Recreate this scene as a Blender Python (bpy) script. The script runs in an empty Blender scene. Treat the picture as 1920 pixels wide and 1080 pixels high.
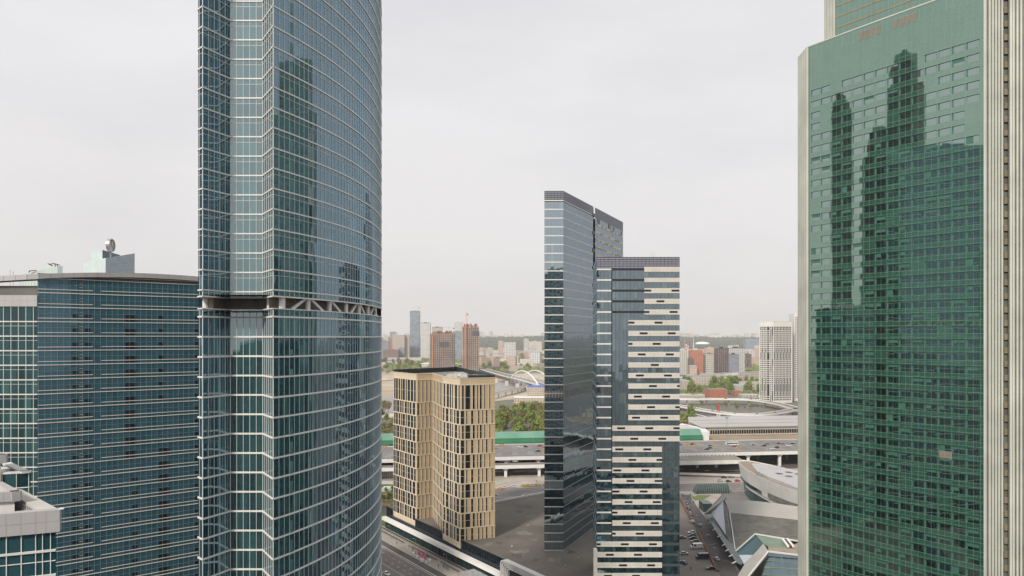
import bpy, bmesh, math, random
from mathutils import Vector, Matrix
random.seed(7)
R = math.radians
sc = bpy.context.scene
col = sc.collection
F = 1350.0; H = 110.0; HY = 632.0

# ---------------------------------------------------------------- camera
cam = bpy.data.cameras.new('camera'); cam_o = bpy.data.objects.new('camera', cam); col.objects.link(cam_o)
cam_o.location = (0, 0, H); cam_o.rotation_euler = (R(90), 0, 0)
cam.sensor_width = 36; cam.lens = F/1920*36; cam.shift_y = (HY-540)/1920
cam.clip_start = 0.5; cam.clip_end = 40000
sc.camera = cam_o
sc.render.resolution_x = 1024; sc.render.resolution_y = 576
# ---------------------------------------------------------------- world, sun, exposure
SUN_AZ = math.atan2(-0.50, -0.85)       # direction the light comes from (x=-.5,y=-.85)
SUN_EL = R(38)
w = bpy.data.worlds.new('World'); sc.world = w; w.use_nodes = True
nt = w.node_tree; nt.nodes.clear()
def N(tree, typ, **kw):
    n = tree.nodes.new(typ)
    for k, v in kw.items(): setattr(n, k, v)
    return n
out = N(nt, 'ShaderNodeOutputWorld'); bg = N(nt, 'ShaderNodeBackground')
sky = N(nt, 'ShaderNodeTexSky', sky_type='NISHITA', sun_disc=False)
sky.sun_elevation = SUN_EL; sky.sun_rotation = math.atan2(-0.50, -0.85) % (2*math.pi)
sky.dust_density = 4.0
tc = N(nt, 'ShaderNodeTexCoord'); mp = N(nt, 'ShaderNodeMapping'); mp.inputs['Scale'].default_value = (1.0, 1.0, 3.2)
n1 = N(nt, 'ShaderNodeTexNoise'); n1.inputs['Scale'].default_value = 1.7; n1.inputs['Detail'].default_value = 6; n1.inputs['Roughness'].default_value = .5
cr = N(nt, 'ShaderNodeValToRGB')
cr.color_ramp.elements[0].position = .30; cr.color_ramp.elements[0].color = (5.6, 5.58, 5.64, 1)
cr.color_ramp.elements[1].position = .62; cr.color_ramp.elements[1].color = (6.75, 6.62, 6.56, 1)
sep = N(nt, 'ShaderNodeSeparateXYZ')
hr = N(nt, 'ShaderNodeValToRGB')
hr.color_ramp.elements[0].position = 0.0; hr.color_ramp.elements[0].color = (.93, .915, .905, 1)
hr.color_ramp.elements[1].position = .38; hr.color_ramp.elements[1].color = (1.0, 1.0, 1.02, 1)
mul = N(nt, 'ShaderNodeMixRGB', blend_type='MULTIPLY'); mul.inputs[0].default_value = 1
mx = N(nt, 'ShaderNodeMixRGB'); mx.inputs[0].default_value = .93
L = nt.links.new
L(tc.outputs['Generated'], mp.inputs['Vector']); L(mp.outputs[0], n1.inputs['Vector']); L(n1.outputs['Fac'], cr.inputs[0])
L(tc.outputs['Generated'], sep.inputs[0]); L(sep.outputs['Z'], hr.inputs[0])
L(cr.outputs[0], mul.inputs[1]); L(hr.outputs[0], mul.inputs[2])
L(sky.outputs[0], mx.inputs[1]); L(mul.outputs[0], mx.inputs[2]); L(mx.outputs[0], bg.inputs['Color'])
bg.inputs['Strength'].default_value = .10
L(bg.outputs[0], out.inputs['Surface'])
sun = bpy.data.lights.new('sun', 'SUN'); sun.energy = 2.6; sun.angle = R(7); sun.color = (1, .93, .83)
so = bpy.data.objects.new('sun', sun); col.objects.link(so)
sd = Vector((-.50*math.cos(SUN_EL), -.85*math.cos(SUN_EL), math.sin(SUN_EL)))
so.rotation_euler = sd.to_track_quat('Z', 'Y').to_euler(); so.location = (0, -50, 400)
vs = sc.view_settings; vs.view_transform = 'Standard'; vs.look = 'None'; vs.exposure = 0.42; vs.gamma = 1
sc.cycles.max_bounces = 7; sc.cycles.volume_bounces = 1; sc.cycles.glossy_bounces = 4; sc.cycles.diffuse_bounces = 2

# ---------------------------------------------------------------- helpers
def X(px, Y): return (px-960)*Y/F
def Zt(py, Y): return H-(py-HY)*Y/F
def G(px, py, z=0.0):
    Y = (H-z)*F/(py-HY)
    return Vector((X(px, Y), Y, z))
def tag(o, label=None, cat=None, group=None, kind=None):
    if label: o['label'] = label
    if cat: o['category'] = cat
    if group: o['group'] = group
    if kind: o['kind'] = kind
    return o
def empty(name, loc, label=None, cat=None, group=None):
    o = bpy.data.objects.new(name, None); o.empty_display_size = 1; o.location = loc; col.objects.link(o)
    return tag(o, label, cat, group)

class MB:
    """collects faces (world space) and links them as one mesh object"""
    def __init__(s): s.v = []; s.f = []; s.uv = []; s.mi = []; s.cur = 0
    def face(s, pts, uv=None):
        i = len(s.v); s.v += [tuple(p) for p in pts]; s.f.append(tuple(range(i, i+len(pts))))
        s.uv += uv if uv else [(0, 0)]*len(pts); s.mi.append(s.cur)
    def hexa(s, a):   # a: 8 points, bottom 0-3 ccw, top 4-7
        for q in ((3,2,1,0), (4,5,6,7), (0,1,5,4), (1,2,6,5), (2,3,7,6), (3,0,4,7)):
            s.face([a[k] for k in q])
    def box(s, x0, x1, y0, y1, z0, z1):
        s.hexa([(x0,y0,z0),(x1,y0,z0),(x1,y1,z0),(x0,y1,z0),(x0,y0,z1),(x1,y0,z1),(x1,y1,z1),(x0,y1,z1)])
    def prism(s, poly, z0, z1, uvs=True, caps=True):   # poly ccw from above
        n = len(poly); u = 0
        for i in range(n):
            a, b = poly[i], poly[(i+1) % n]; l = math.hypot(b[0]-a[0], b[1]-a[1])
            s.face([(a[0],a[1],z0),(b[0],b[1],z0),(b[0],b[1],z1),(a[0],a[1],z1)], [(u,z0),(u+l,z0),(u+l,z1),(u,z1)]); u += l
        if caps:
            s.face([(p[0],p[1],z1) for p in poly], [(p[0],p[1]) for p in poly])
            s.face([(p[0],p[1],z0) for p in reversed(poly)])
    def tube(s, a, b, r0, r1=None, n=8, caps=True):
        a = Vector(a); b = Vector(b); r1 = r0 if r1 is None else r1
        d = (b-a).normalized(); t = Vector((0,0,1)) if abs(d.z) < .9 else Vector((1,0,0))
        e1 = d.cross(t).normalized(); e2 = d.cross(e1)
        A = [a+e1*(r0*math.cos(2*math.pi*k/n))+e2*(r0*math.sin(2*math.pi*k/n)) for k in range(n)]
        B = [b+e1*(r1*math.cos(2*math.pi*k/n))+e2*(r1*math.sin(2*math.pi*k/n)) for k in range(n)]
        for k in range(n):
            j = (k+1) % n; s.face([A[j], A[k], B[k], B[j]])
        if caps: s.face(A); s.face(B[::-1])
    def bar(s, a, b, w, h):    # box beam between points (w horizontal, h vertical-ish)
        a = Vector(a); b = Vector(b); d = (b-a).normalized(); t = Vector((0,0,1)) if abs(d.z) < .95 else Vector((0,1,0))
        e1 = d.cross(t).normalized()*w/2; e2 = e1.cross(d).normalized()*h/2
        s.hexa([a-e1-e2, a+e1-e2, b+e1-e2, b-e1-e2, a-e1+e2, a+e1+e2, b+e1+e2, b-e1+e2])
    def build(s, name, mat, parent=None, loc=None):
        base = Vector((0,0,0))
        if parent is not None: base = Vector(parent.location); 
        elif loc is not None: base = Vector(loc)
        if parent is not None and parent.parent is not None:
            p = parent.parent
            while p is not None: base += Vector(p.location); p = p.parent
        me = bpy.data.meshes.new(name)
        me.from_pydata([(v[0]-base.x, v[1]-base.y, v[2]-base.z) for v in s.v], [], s.f)
        ul = me.uv_layers.new(name='UVMap'); flat = [c for p in s.uv for c in p]
        ul.data.foreach_set('uv', flat)
        ms = mat if isinstance(mat, (list, tuple)) else [mat]
        for m_ in ms: me.materials.append(m_)
        if len(ms) > 1: me.polygons.foreach_set('material_index', s.mi)
        me.update()
        o = bpy.data.objects.new(name, me); col.objects.link(o)
        if parent is not None: o.parent = parent
        elif loc is not None: o.location = loc
        return o

def shrink(poly, k=.985):
    cx_ = sum(p[0] for p in poly)/len(poly); cy_ = sum(p[1] for p in poly)/len(poly)
    return [(cx_+(p[0]-cx_)*k, cy_+(p[1]-cy_)*k) for p in poly]
class Fac:
    """facade strip from P to Q (seen from outside: P left, Q right); u metres, z, d outward"""
    def __init__(s, P, Q):
        s.P = Vector((P[0], P[1], 0)); Q = Vector((Q[0], Q[1], 0)); s.L = (Q-s.P).length
        s.u = (Q-s.P).normalized(); s.n = Vector((s.u.y, -s.u.x, 0))
    def pt(s, u, z, d=0): p = s.P+s.u*u+s.n*d; return Vector((p.x, p.y, z))
    def quad(s, mb, u0, u1, z0, z1, d=0, uo=0):
        mb.face([s.pt(u0,z0,d), s.pt(u1,z0,d), s.pt(u1,z1,d), s.pt(u0,z1,d)], [(u0+uo,z0),(u1+uo,z0),(u1+uo,z1),(u0+uo,z1)])
    def box(s, mb, u0, u1, z0, z1, d0, d1):
        mb.hexa([s.pt(u0,z0,d1), s.pt(u1,z0,d1), s.pt(u1,z0,d0), s.pt(u0,z0,d0), s.pt(u0,z1,d1), s.pt(u1,z1,d1), s.pt(u1,z1,d0), s.pt(u0,z1,d0)])
    def upx(s, px):   # u where the strip crosses image column px
        k = (px-960)/F
        return (k*s.P.y-s.P.x)/(s.u.x-k*s.u.y)

def many(name, items, mat, parent, cap=100, stuffname=None):
    """items: list of functions(mb); first cap become parts of their own"""
    for it in items[:cap]:
        m = MB(); it(m); m.build(name, mat, parent)
    if len(items) > cap:
        m = MB()
        for it in items[cap:]: it(m)
        o = m.build(name, mat, parent); o['kind'] = 'stuff'

# ---------------------------------------------------------------- materials
MATS = {}
def newmat(name):
    m = bpy.data.materials.new(name); m.use_nodes = True; MATS[name] = m
    return m, m.node_tree, m.node_tree.nodes['Principled BSDF']
def plain(name, c, rough=.6, metal=0, var=.12, scale=.4, spec=.4, bump=0, c2=None, detail=4):
    m, t, b = newmat(name)
    tcn = N(t, 'ShaderNodeTexCoord'); nz = N(t, 'ShaderNodeTexNoise'); nz.inputs['Scale'].default_value = scale; nz.inputs['Detail'].default_value = detail
    r = N(t, 'ShaderNodeValToRGB'); k = var
    c2 = c2 or tuple(min(1, x*(1+k)) for x in c); c1 = tuple(x*(1-k) for x in c)
    r.color_ramp.elements[0].position = .3; r.color_ramp.elements[0].color = (*c1, 1)
    r.color_ramp.elements[1].position = .7; r.color_ramp.elements[1].color = (*c2, 1)
    t.links.new(tcn.outputs['Object'], nz.inputs['Vector']); t.links.new(nz.outputs['Fac'], r.inputs[0]); t.links.new(r.outputs[0], b.inputs['Base Color'])
    b.inputs['Roughness'].default_value = rough; b.inputs['Metallic'].default_value = metal; b.inputs['Specular IOR Level'].default_value = spec
    if bump:
        bp = N(t, 'ShaderNodeBump'); bp.inputs['Strength'].default_value = bump; bp.inputs['Distance'].default_value = .3
        t.links.new(nz.outputs['Fac'], bp.inputs['Height']); t.links.new(bp.outputs[0], b.inputs['Normal'])
    return m
def math_(t, op, a, b=None):
    n = N(t, 'ShaderNodeMath', operation=op)
    for i, v in enumerate((a, b)):
        if v is None: continue
        if isinstance(v, (int, float)): n.inputs[i].default_value = v
        else: t.links.new(v, n.inputs[i])
    return n.outputs[0]
def glass(name, c0, c1, refl=(.8,.9,1), ior=2.0, pw=1.5, ph=4.0, zo=0, tilt=.012, wob=.02, rough=.02, inner=.0, lite=None, litp=.0, boost=0.0, wscale=.12):
    """curtain wall: an opaque tinted body under a clear mirror-like coating; each pane sits at a slightly different tilt"""
    m = bpy.data.materials.new(name); m.use_nodes = True; MATS[name] = m; t = m.node_tree; t.nodes.clear()
    o = N(t, 'ShaderNodeOutputMaterial'); uv = N(t, 'ShaderNodeUVMap'); sp = N(t, 'ShaderNodeSeparateXYZ'); lk = t.links.new
    lk(uv.outputs[0], sp.inputs[0])
    fu = math_(t, 'FLOOR', math_(t, 'DIVIDE', sp.outputs[0], pw)); fz = math_(t, 'FLOOR', math_(t, 'DIVIDE', math_(t, 'SUBTRACT', sp.outputs[1], zo), ph))
    cb = N(t, 'ShaderNodeCombineXYZ'); lk(fu, cb.inputs[0]); lk(fz, cb.inputs[1])
    wn = N(t, 'ShaderNodeTexWhiteNoise', noise_dimensions='3D'); lk(cb.outputs[0], wn.inputs['Vector'])
    r = N(t, 'ShaderNodeValToRGB'); r.color_ramp.elements[0].position = 0; r.color_ramp.elements[0].color = (*c0, 1)
    r.color_ramp.elements[1].position = 1; r.color_ramp.elements[1].color = (*c1, 1)
    if lite:
        e = r.color_ramp.elements.new(1-litp); e.color = (*c1, 1)
        r.color_ramp.elements[2].color = (*lite, 1)
        r.color_ramp.elements[1].position = 1-litp-.001
    lk(wn.outputs['Value'], r.inputs[0])
    dif = N(t, 'ShaderNodeBsdfDiffuse'); lk(r.outputs[0], dif.inputs['Color'])
    gl = N(t, 'ShaderNodeBsdfGlossy'); gl.inputs['Color'].default_value = (*refl, 1); gl.inputs['Roughness'].default_value = rough
    # normal: pane tilt + slow wobble
    geo = N(t, 'ShaderNodeNewGeometry')
    sub = N(t, 'ShaderNodeVectorMath', operation='SUBTRACT'); lk(wn.outputs['Color'], sub.inputs[0]); sub.inputs[1].default_value = (.5,.5,.5)
    s1 = N(t, 'ShaderNodeVectorMath', operation='SCALE'); lk(sub.outputs[0], s1.inputs[0]); s1.inputs['Scale'].default_value = tilt
    nz = N(t, 'ShaderNodeTexNoise'); nz.inputs['Scale'].default_value = wscale; nz.inputs['Detail'].default_value = 1.5; lk(geo.outputs['Position'], nz.inputs['Vector'])
    sub2 = N(t, 'ShaderNodeVectorMath', operation='SUBTRACT'); lk(nz.outputs['Color'], sub2.inputs[0]); sub2.inputs[1].default_value = (.5,.5,.5)
    s2 = N(t, 'ShaderNodeVectorMath', operation='SCALE'); lk(sub2.outputs[0], s2.inputs[0]); s2.inputs['Scale'].default_value = wob
    a1 = N(t, 'ShaderNodeVectorMath', operation='ADD'); lk(geo.outputs['Normal'], a1.inputs[0]); lk(s1.outputs[0], a1.inputs[1])
    a2 = N(t, 'ShaderNodeVectorMath', operation='ADD'); lk(a1.outputs[0], a2.inputs[0]); lk(s2.outputs[0], a2.inputs[1])
    nn = N(t, 'ShaderNodeVectorMath', operation='NORMALIZE'); lk(a2.outputs[0], nn.inputs[0])
    lk(nn.outputs[0], gl.inputs['Normal'])
    fr = N(t, 'ShaderNodeFresnel'); fr.inputs['IOR'].default_value = ior
    fac = math_(t, 'MAXIMUM', math_(t, 'ADD', fr.outputs[0], boost), 0.0)
    fac = math_(t, 'MINIMUM', fac, 1.0)
    mxs = N(t, 'ShaderNodeMixShader'); lk(fac, mxs.inputs[0]); lk(dif.outputs[0], mxs.inputs[1]); lk(gl.outputs[0], mxs.inputs[2]); lk(mxs.outputs[0], o.inputs['Surface'])
    return m
def winmat(name, wall, win, pw=3.2, ph=3.0, fw=.55, fh=.5, wall2=None, rough=.7):
    """far facade: wall with a regular set of openings, worked out from the wall's own metres"""
    m, t, b = newmat(name); lk = t.links.new
    uv = N(t, 'ShaderNodeUVMap'); sp = N(t, 'ShaderNodeSeparateXYZ'); lk(uv.outputs[0], sp.inputs[0])
    u = math_(t, 'DIVIDE', sp.outputs[0], pw); z = math_(t, 'DIVIDE', sp.outputs[1], ph)
    fu = math_(t, 'FRACT', u); fz = math_(t, 'FRACT', z)
    a = math_(t, 'LESS_THAN', math_(t, 'ABSOLUTE', math_(t, 'SUBTRACT', fu, .5)), fw/2)
    c = math_(t, 'LESS_THAN', math_(t, 'ABSOLUTE', math_(t, 'SUBTRACT', fz, .5)), fh/2)
    k = math_(t, 'MULTIPLY', a, c)
    cb = N(t, 'ShaderNodeCombineXYZ'); lk(math_(t, 'FLOOR', u), cb.inputs[0]); lk(math_(t, 'FLOOR', z), cb.inputs[1])
    wn = N(t, 'ShaderNodeTexWhiteNoise'); lk(cb.outputs[0], wn.inputs['Vector'])
    r = N(t, 'ShaderNodeMixRGB'); r.inputs[1].default_value = (*win, 1); r.inputs[2].default_value = (*[min(1, x*2.4+.02) for x in win], 1); lk(wn.outputs['Value'], r.inputs[0])
    oi = N(t, 'ShaderNodeObjectInfo'); rw = N(t, 'ShaderNodeMixRGB'); rw.inputs[1].default_value = (*wall, 1); rw.inputs[2].default_value = (*(wall2 or wall), 1); lk(oi.outputs['Random'], rw.inputs[0])
    mx = N(t, 'ShaderNodeMixRGB'); lk(k, mx.inputs[0]); lk(rw.outputs[0], mx.inputs[1]); lk(r.outputs[0], mx.inputs[2]); lk(mx.outputs[0], b.inputs['Base Color'])
    b.inputs['Roughness'].default_value = rough
    return m

M = {}
M['frame'] = plain('pale_aluminium', (.72,.70,.66), .45, .0, .06)
M['frame_d'] = plain('dull_aluminium', (.30,.33,.34), .45, .3, .08)
M['thinline'] = plain('thin_transom', (.62,.65,.65), .5, .0, .06)
M['fascia'] = plain('grey_fascia', (.44,.43,.43), .6, .1, .06, .15)
M['white'] = plain('white_panel', (.68,.67,.64), .55, 0, .06, .2)
M['whitebr'] = plain('bright_white', (.80,.79,.76), .5, 0, .04, .2)
M['conc'] = plain('concrete', (.36,.34,.31), .85, 0, .15, .15, bump=.1)
M['concl'] = plain('pale_concrete', (.50,.48,.45), .8, 0, .12, .12)
M['concd'] = plain('dark_concrete', (.16,.155,.145), .85, 0, .2, .15)
M['brown'] = plain('brown_louvre', (.20,.17,.14), .6, 0, .2, .5)
M['dark'] = plain('dark_opening', (.010,.013,.020), .3, 0, .2)
M['black'] = plain('black_metal', (.02,.022,.025), .4, 0, .2)
M['blueg'] = glass('blue_curtain_glass', (.006,.026,.040), (.018,.062,.078), (.60,.85,1), 3.0, 1.5, 3.98, 110, .010, .018, lite=(.07,.15,.15), litp=.07)
M['blueg2'] = glass('blue_curtain_glass_flat', (.012,.042,.050), (.036,.105,.112), (.72,.90,.96), 3.2, 1.5, 3.98, 110, .02, .02)
M['slabg'] = glass('slab_blue_glass', (.032,.098,.130), (.046,.122,.155), (.65,.88,1), 1.6, 1.5, 4.0, 110, .006, .012)
M['slabg2'] = glass('slab_wing_glass', (.006,.030,.036), (.022,.070,.078), (.65,.9,.95), 1.6, 2.0, 4.0, 110, .02, .02, lite=(.04,.11,.105), litp=.06)
M['tealg'] = glass('near_teal_glass', (.010,.045,.056), (.02,.072,.086), (.6,.9,.95), 1.5, 2.4, 4.0, 110, .02, .02)
M['greeng'] = glass('green_facade_glass', (.021,.080,.056), (.030,.096,.068), (.72,.88,.76), 3.5, 2.0, 3.9, 0, .002, .005, wscale=.15)
M['greenw'] = glass('green_window_glass', (.002,.006,.006), (.003,.012,.010), (.80,1,.93), 4.4, 2.0, 3.9, 0, .004, .006, wscale=.15)
M['greenb'] = plain('green_blind', (.045,.13,.098), .35, 0, .15, .8, spec=.6)
M['greenp'] = plain('pale_green_pane', (.12,.33,.26), .3, 0, .15, .8, spec=.7)
M['greenline'] = plain('green_joint', (.24,.36,.28), .5, 0, .1)
M['rib'] = plain('stone_rib', (.50,.51,.45), .7, 0, .12, .1)
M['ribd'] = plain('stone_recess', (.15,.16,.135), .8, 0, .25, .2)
M['iqg'] = glass('grey_tower_glass', (.012,.030,.036), (.030,.062,.066), (.74,.86,.96), 5.6, 1.4, 4.03, 0, .010, .014, lite=(.09,.14,.14), litp=.10)
M['iqg2'] = glass('grey_tower_glass_dark', (.006,.016,.020), (.026,.060,.066), (.72,.84,.93), 3.2, 1.4, 4.03, 0, .02, .03, lite=(.08,.12,.11), litp=.08)
M['beige'] = plain('beige_stone_band', (.60,.565,.51), .7, 0, .07, .3)
M['crowng'] = glass('crown_screen_glass', (.17,.175,.215), (.22,.22,.265), (.8,.82,.92), 2.4, 1.4, 1.2, 0, .02, .02)
M['nov'] = plain('sand_cladding', (.56,.435,.28), .65, 0, .07, .25)
M['novl'] = plain('sand_trim_lit_facet', (.66,.56,.42), .6, 0, .05, .25)  # real trim, and the lighter tone painted on the sun-facing hotel facets
M['novg'] = glass('hotel_window_glass', (.004,.008,.010), (.014,.024,.028), (.7,.82,.95), 1.45, 1.2, 3.5, 0, .03, .03)
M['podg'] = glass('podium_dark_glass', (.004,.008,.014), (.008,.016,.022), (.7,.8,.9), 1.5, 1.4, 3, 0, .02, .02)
M['podg2'] = glass('podium_shop_glass', (.008,.03,.035), (.02,.06,.065), (.7,.9,.9), 1.5, 1.6, 4, 0, .03, .03)
M['deckroof'] = plain('podium_membrane', (.15,.13,.11), .75, 0, .32, .035, c2=(.20,.175,.15), bump=.05, detail=9)
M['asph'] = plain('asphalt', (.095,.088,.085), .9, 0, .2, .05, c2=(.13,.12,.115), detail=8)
M['asphb'] = plain('worn_asphalt', (.17,.155,.145), .9, 0, .15, .05, c2=(.22,.20,.185), detail=8)
M['pave'] = plain('paving', (.36,.325,.28), .85, 0, .15, .08, detail=8)
M['paved'] = plain('brown_paving', (.19,.165,.14), .85, 0, .15, .08, detail=8)
M['paint'] = plain('road_paint', (.70,.69,.66), .7, 0, .08)
M['grass'] = plain('grass', (.10,.16,.035), .95, 0, .35, .06, c2=(.17,.21,.07), bump=.4, detail=9)
M['soil'] = plain('sand_bank', (.40,.31,.20), .95, 0, .2, .01, c2=(.50,.43,.33), detail=8)
M['redsoil'] = plain('flower_bed', (.30,.17,.09), .95, 0, .2, .1)
M['green_bar'] = plain('green_barrier', (.035,.17,.09), .45, 0, .12, .05, c2=(.05,.22,.12))
M['green_bar2'] = plain('green_barrier_top', (.09,.24,.165), .4, 0, .12, .05, c2=(.15,.30,.22))
M['steelroof'] = plain('pale_metal_roof', (.42,.41,.40), .55, .1, .08, .03)
M['roofgrey'] = plain('grey_sheet_roof', (.33,.34,.36), .6, .1, .18, .04)
M['brick'] = plain('red_brick', (.42,.15,.075), .85, 0, .15, .3)
M['blueroof'] = plain('blue_roof', (.05,.12,.50), .5, 0, .1)
M['orange'] = plain('orange_paint', (.65,.22,.05), .6)
M['redp'] = plain('red_paint', (.60,.045,.035), .6)
M['pink'] = plain('pink_cloth', (.72,.16,.22), .8)
M['rub'] = plain('tyre_rubber', (.02,.02,.02), .9)
M['rim'] = plain('wheel_rim', (.4,.4,.42), .4, .6)
M['carglass'] = plain('car_glass', (.015,.02,.025), .08, 0, .1, spec=.9)
M['lampw'] = plain('headlight_glass', (.7,.7,.68), .2)
M['lampr'] = plain('tail_light', (.4,.02,.02), .3)
for nme, c in dict(white=(.75,.75,.74), black=(.02,.02,.024), silver=(.42,.43,.44), grey=(.16,.165,.17), yellow=(.75,.46,.03), red=(.42,.04,.035), blue=(.04,.08,.22), orange=(.75,.28,.03), navy=(.03,.045,.09)).items():
    m_ = plain('car_paint_'+nme, c, .25, .1, .03, spec=.6); m_.node_tree.nodes['Principled BSDF'].inputs['Coat Weight'].default_value = .5; M['car_'+nme] = m_
M['bark'] = plain('bark', (.10,.075,.055), .9, 0, .25, 2)
def leafmat(name, a, b):
    m, t, bs = newmat(name); oi = N(t, 'ShaderNodeObjectInfo'); g = N(t, 'ShaderNodeNewGeometry'); mx = N(t, 'ShaderNodeMixRGB'); lk = t.links.new
    s = math_(t, 'ADD', math_(t, 'MULTIPLY', oi.outputs['Random'], .55), math_(t, 'MULTIPLY', g.outputs['Random Per Island'], .45))
    lk(s, mx.inputs[0]); mx.inputs[1].default_value = (*a, 1); mx.inputs[2].default_value = (*b, 1); lk(mx.outputs[0], bs.inputs['Base Color'])
    bs.inputs['Roughness'].default_value = .8; bs.inputs['Specular IOR Level'].default_value = .2
    return m
M['leafg'] = leafmat('spring_leaves', (.12,.19,.035), (.25,.30,.07))
M['leafb'] = leafmat('bare_twigs', (.17,.125,.07), (.27,.21,.11))
M['leafm'] = leafmat('budding_leaves', (.15,.155,.045), (.26,.25,.08))
# ================================================================ GROUND, WATER, ROADS
def struct(name, mb, mat): return tag(mb.build(name, mat), kind='structure')
def hill(x, y):
    # rises gently to a far ridge
    t = min(1, max(0, (y-5200)/4300)); s = t*t*(3-2*t)
    return s*(112+16*math.sin(x/1900+1)+7*math.sin(x/610))
g = MB()
ys = [-1500, -300, 200, 700, 1500, 3000, 5200, 5900, 6600, 7300, 8000, 8700, 9500, 11000, 13500]
xs = [-9000+i*750 for i in range(25)]
for j in range(len(ys)-1):
    for i in range(len(xs)-1):
        p = [(xs[i],ys[j]), (xs[i+1],ys[j]), (xs[i+1],ys[j+1]), (xs[i],ys[j+1])]
        g.face([(a, b, hill(a, b)-.02) for a, b in p])
# ground: worn city ground near, green and grey patchwork far away
m, t, b = newmat('city_ground'); lk = t.links.new
geo = N(t, 'ShaderNodeNewGeometry'); sp = N(t, 'ShaderNodeSeparateXYZ'); lk(geo.outputs['Position'], sp.inputs[0])
nA = N(t, 'ShaderNodeTexNoise'); nA.inputs['Scale'].default_value = .006; nA.inputs['Detail'].default_value = 7; lk(geo.outputs['Position'], nA.inputs['Vector'])
nB = N(t, 'ShaderNodeTexNoise'); nB.inputs['Scale'].default_value = .08; nB.inputs['Detail'].default_value = 7; lk(geo.outputs['Position'], nB.inputs['Vector'])
rA = N(t, 'ShaderNodeValToRGB'); e = rA.color_ramp.elements
e[0].position = .36; e[0].color = (.30,.28,.25,1); e[1].position = .60; e[1].color = (.085,.10,.05,1)
q = e.new(.45); q.color = (.15,.15,.12,1); q = e.new(.52); q.color = (.10,.12,.055,1)
lk(nA.outputs['Fac'], rA.inputs[0])
rB = N(t, 'ShaderNodeValToRGB'); rB.color_ramp.elements[0].position = .35; rB.color_ramp.elements[0].color = (.115,.105,.10,1); rB.color_ramp.elements[1].position = .7; rB.color_ramp.elements[1].color = (.215,.20,.185,1)
lk(nB.outputs['Fac'], rB.inputs[0])
far = N(t, 'ShaderNodeMapRange'); far.inputs['From Min'].default_value = 900; far.inputs['From Max'].default_value = 1500; lk(sp.outputs['Y'], far.inputs['Value'])
mx = N(t, 'ShaderNodeMixRGB'); lk(far.outputs[0], mx.inputs[0]); lk(rB.outputs[0], mx.inputs[1]); lk(rA.outputs[0], mx.inputs[2]); lk(mx.outputs[0], b.inputs['Base Color']); b.inputs['Roughness'].default_value = .9
MATS['city_ground'] = m
go = struct('ground', g, m)
for p in go.data.polygons: p.use_smooth = True

def sheet(name, pts, mat, z=.02, kind='structure'):
    mb = MB(); mb.face([(p[0], p[1], z) for p in pts]); o = mb.build(name, mat)
    # keep it facing up
    me = o.data
    if me.polygons[0].normal.z < 0: me.flip_normals()
    return tag(o, kind=kind)
# river: water, with sandy banks
m, t, b = newmat('river_water'); b.inputs['Base Color'].default_value = (.16,.145,.13,1); b.inputs['Roughness'].default_value = .22
nz = N(t, 'ShaderNodeTexNoise'); nz.inputs['Scale'].default_value = .12; nz.inputs['Detail'].default_value = 6; bp = N(t, 'ShaderNodeBump'); bp.inputs['Strength'].default_value = .35; t.links.new(nz.outputs['Fac'], bp.inputs['Height']); t.links.new(bp.outputs[0], b.inputs['Normal'])
M['water'] = m
def gp(*pts): return [G(a, b) for a, b in pts]
sheet('bank', gp((560,786),(735,783),(760,775),(880,756),(1040,742),(1040,700),(930,702),(735,697),(560,700)), M['soil'], .03)
sheet('river', gp((560,777),(737,774),(775,762),(880,742),(960,731),(1040,729),(1040,712),(930,714),(760,728),(737,743),(560,752)), M['water'], .06)
sheet('embankment_road', gp((560,783),(735,780),(760,771),(880,752),(1040,738),(1040,735),(880,748),(760,767),(735,776),(560,779)), M['concl'], .08)

# near street on the left, direction along the hotel podium
D = Vector((.569, -.822, 0)); NR = Vector((.822, .569, 0))     # along the street toward the viewer; to the right of it
N0 = Vector((-24.9, 346, 0))
def S(s, o, z=0): p = N0+D*s-NR*o; return Vector((p.x, p.y, z))      # s along, o metres out from the podium wall
def strip(name, s0, s1, o0, o1, mat, z): return sheet(name, [S(s0,o0), S(s1,o0), S(s1,o1), S(s0,o1)], mat, z)
sheet('plaza_paving', [(-200,60),(60,60),(60,250),(150,300),(130,560),(-170,560)], M['paved'], .01)
strip('pavement', -110, 170, 0, 12, M['pave'], .13)
strip('roadway', -110, 170, 12, 60, M['asphb'], .03)
strip('service_lane', -110, 170, 12.2, 16.4, M['asph'], .045)
def kerb(name, s0, s1, o, wd=.3, h=.15, mat=None):
    mb = MB(); a, b = S(s0,o), S(s1,o); mb.bar((a.x,a.y,h/2+.02), (b.x,b.y,h/2+.02), wd, h); return struct(name, mb, mat or M['concl'])
kerb('kerb', -110, 170, 12.05)
kerb('kerb', -110, 170, 16.8, .5, .2)
mk = MB()
for o_ in (21.5, 25.2, 40.5, 44.2, 48):
    s = -100
    while s < 168:
        a, b_ = S(s, o_, .05), S(s+2.6, o_, .05)
        e1 = NR*.11; mk.face([a-e1, b_-e1, b_+e1, a+e1]) ; s += 6.4
for o_ in (18, 29, 34.5):
    a, b_ = S(-105, o_, .05), S(168, o_, .05); e1 = NR*.1; mk.face([a-e1, b_-e1, b_+e1, a+e1])
mko = struct('road_marking', mk, M['paint'])

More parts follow.
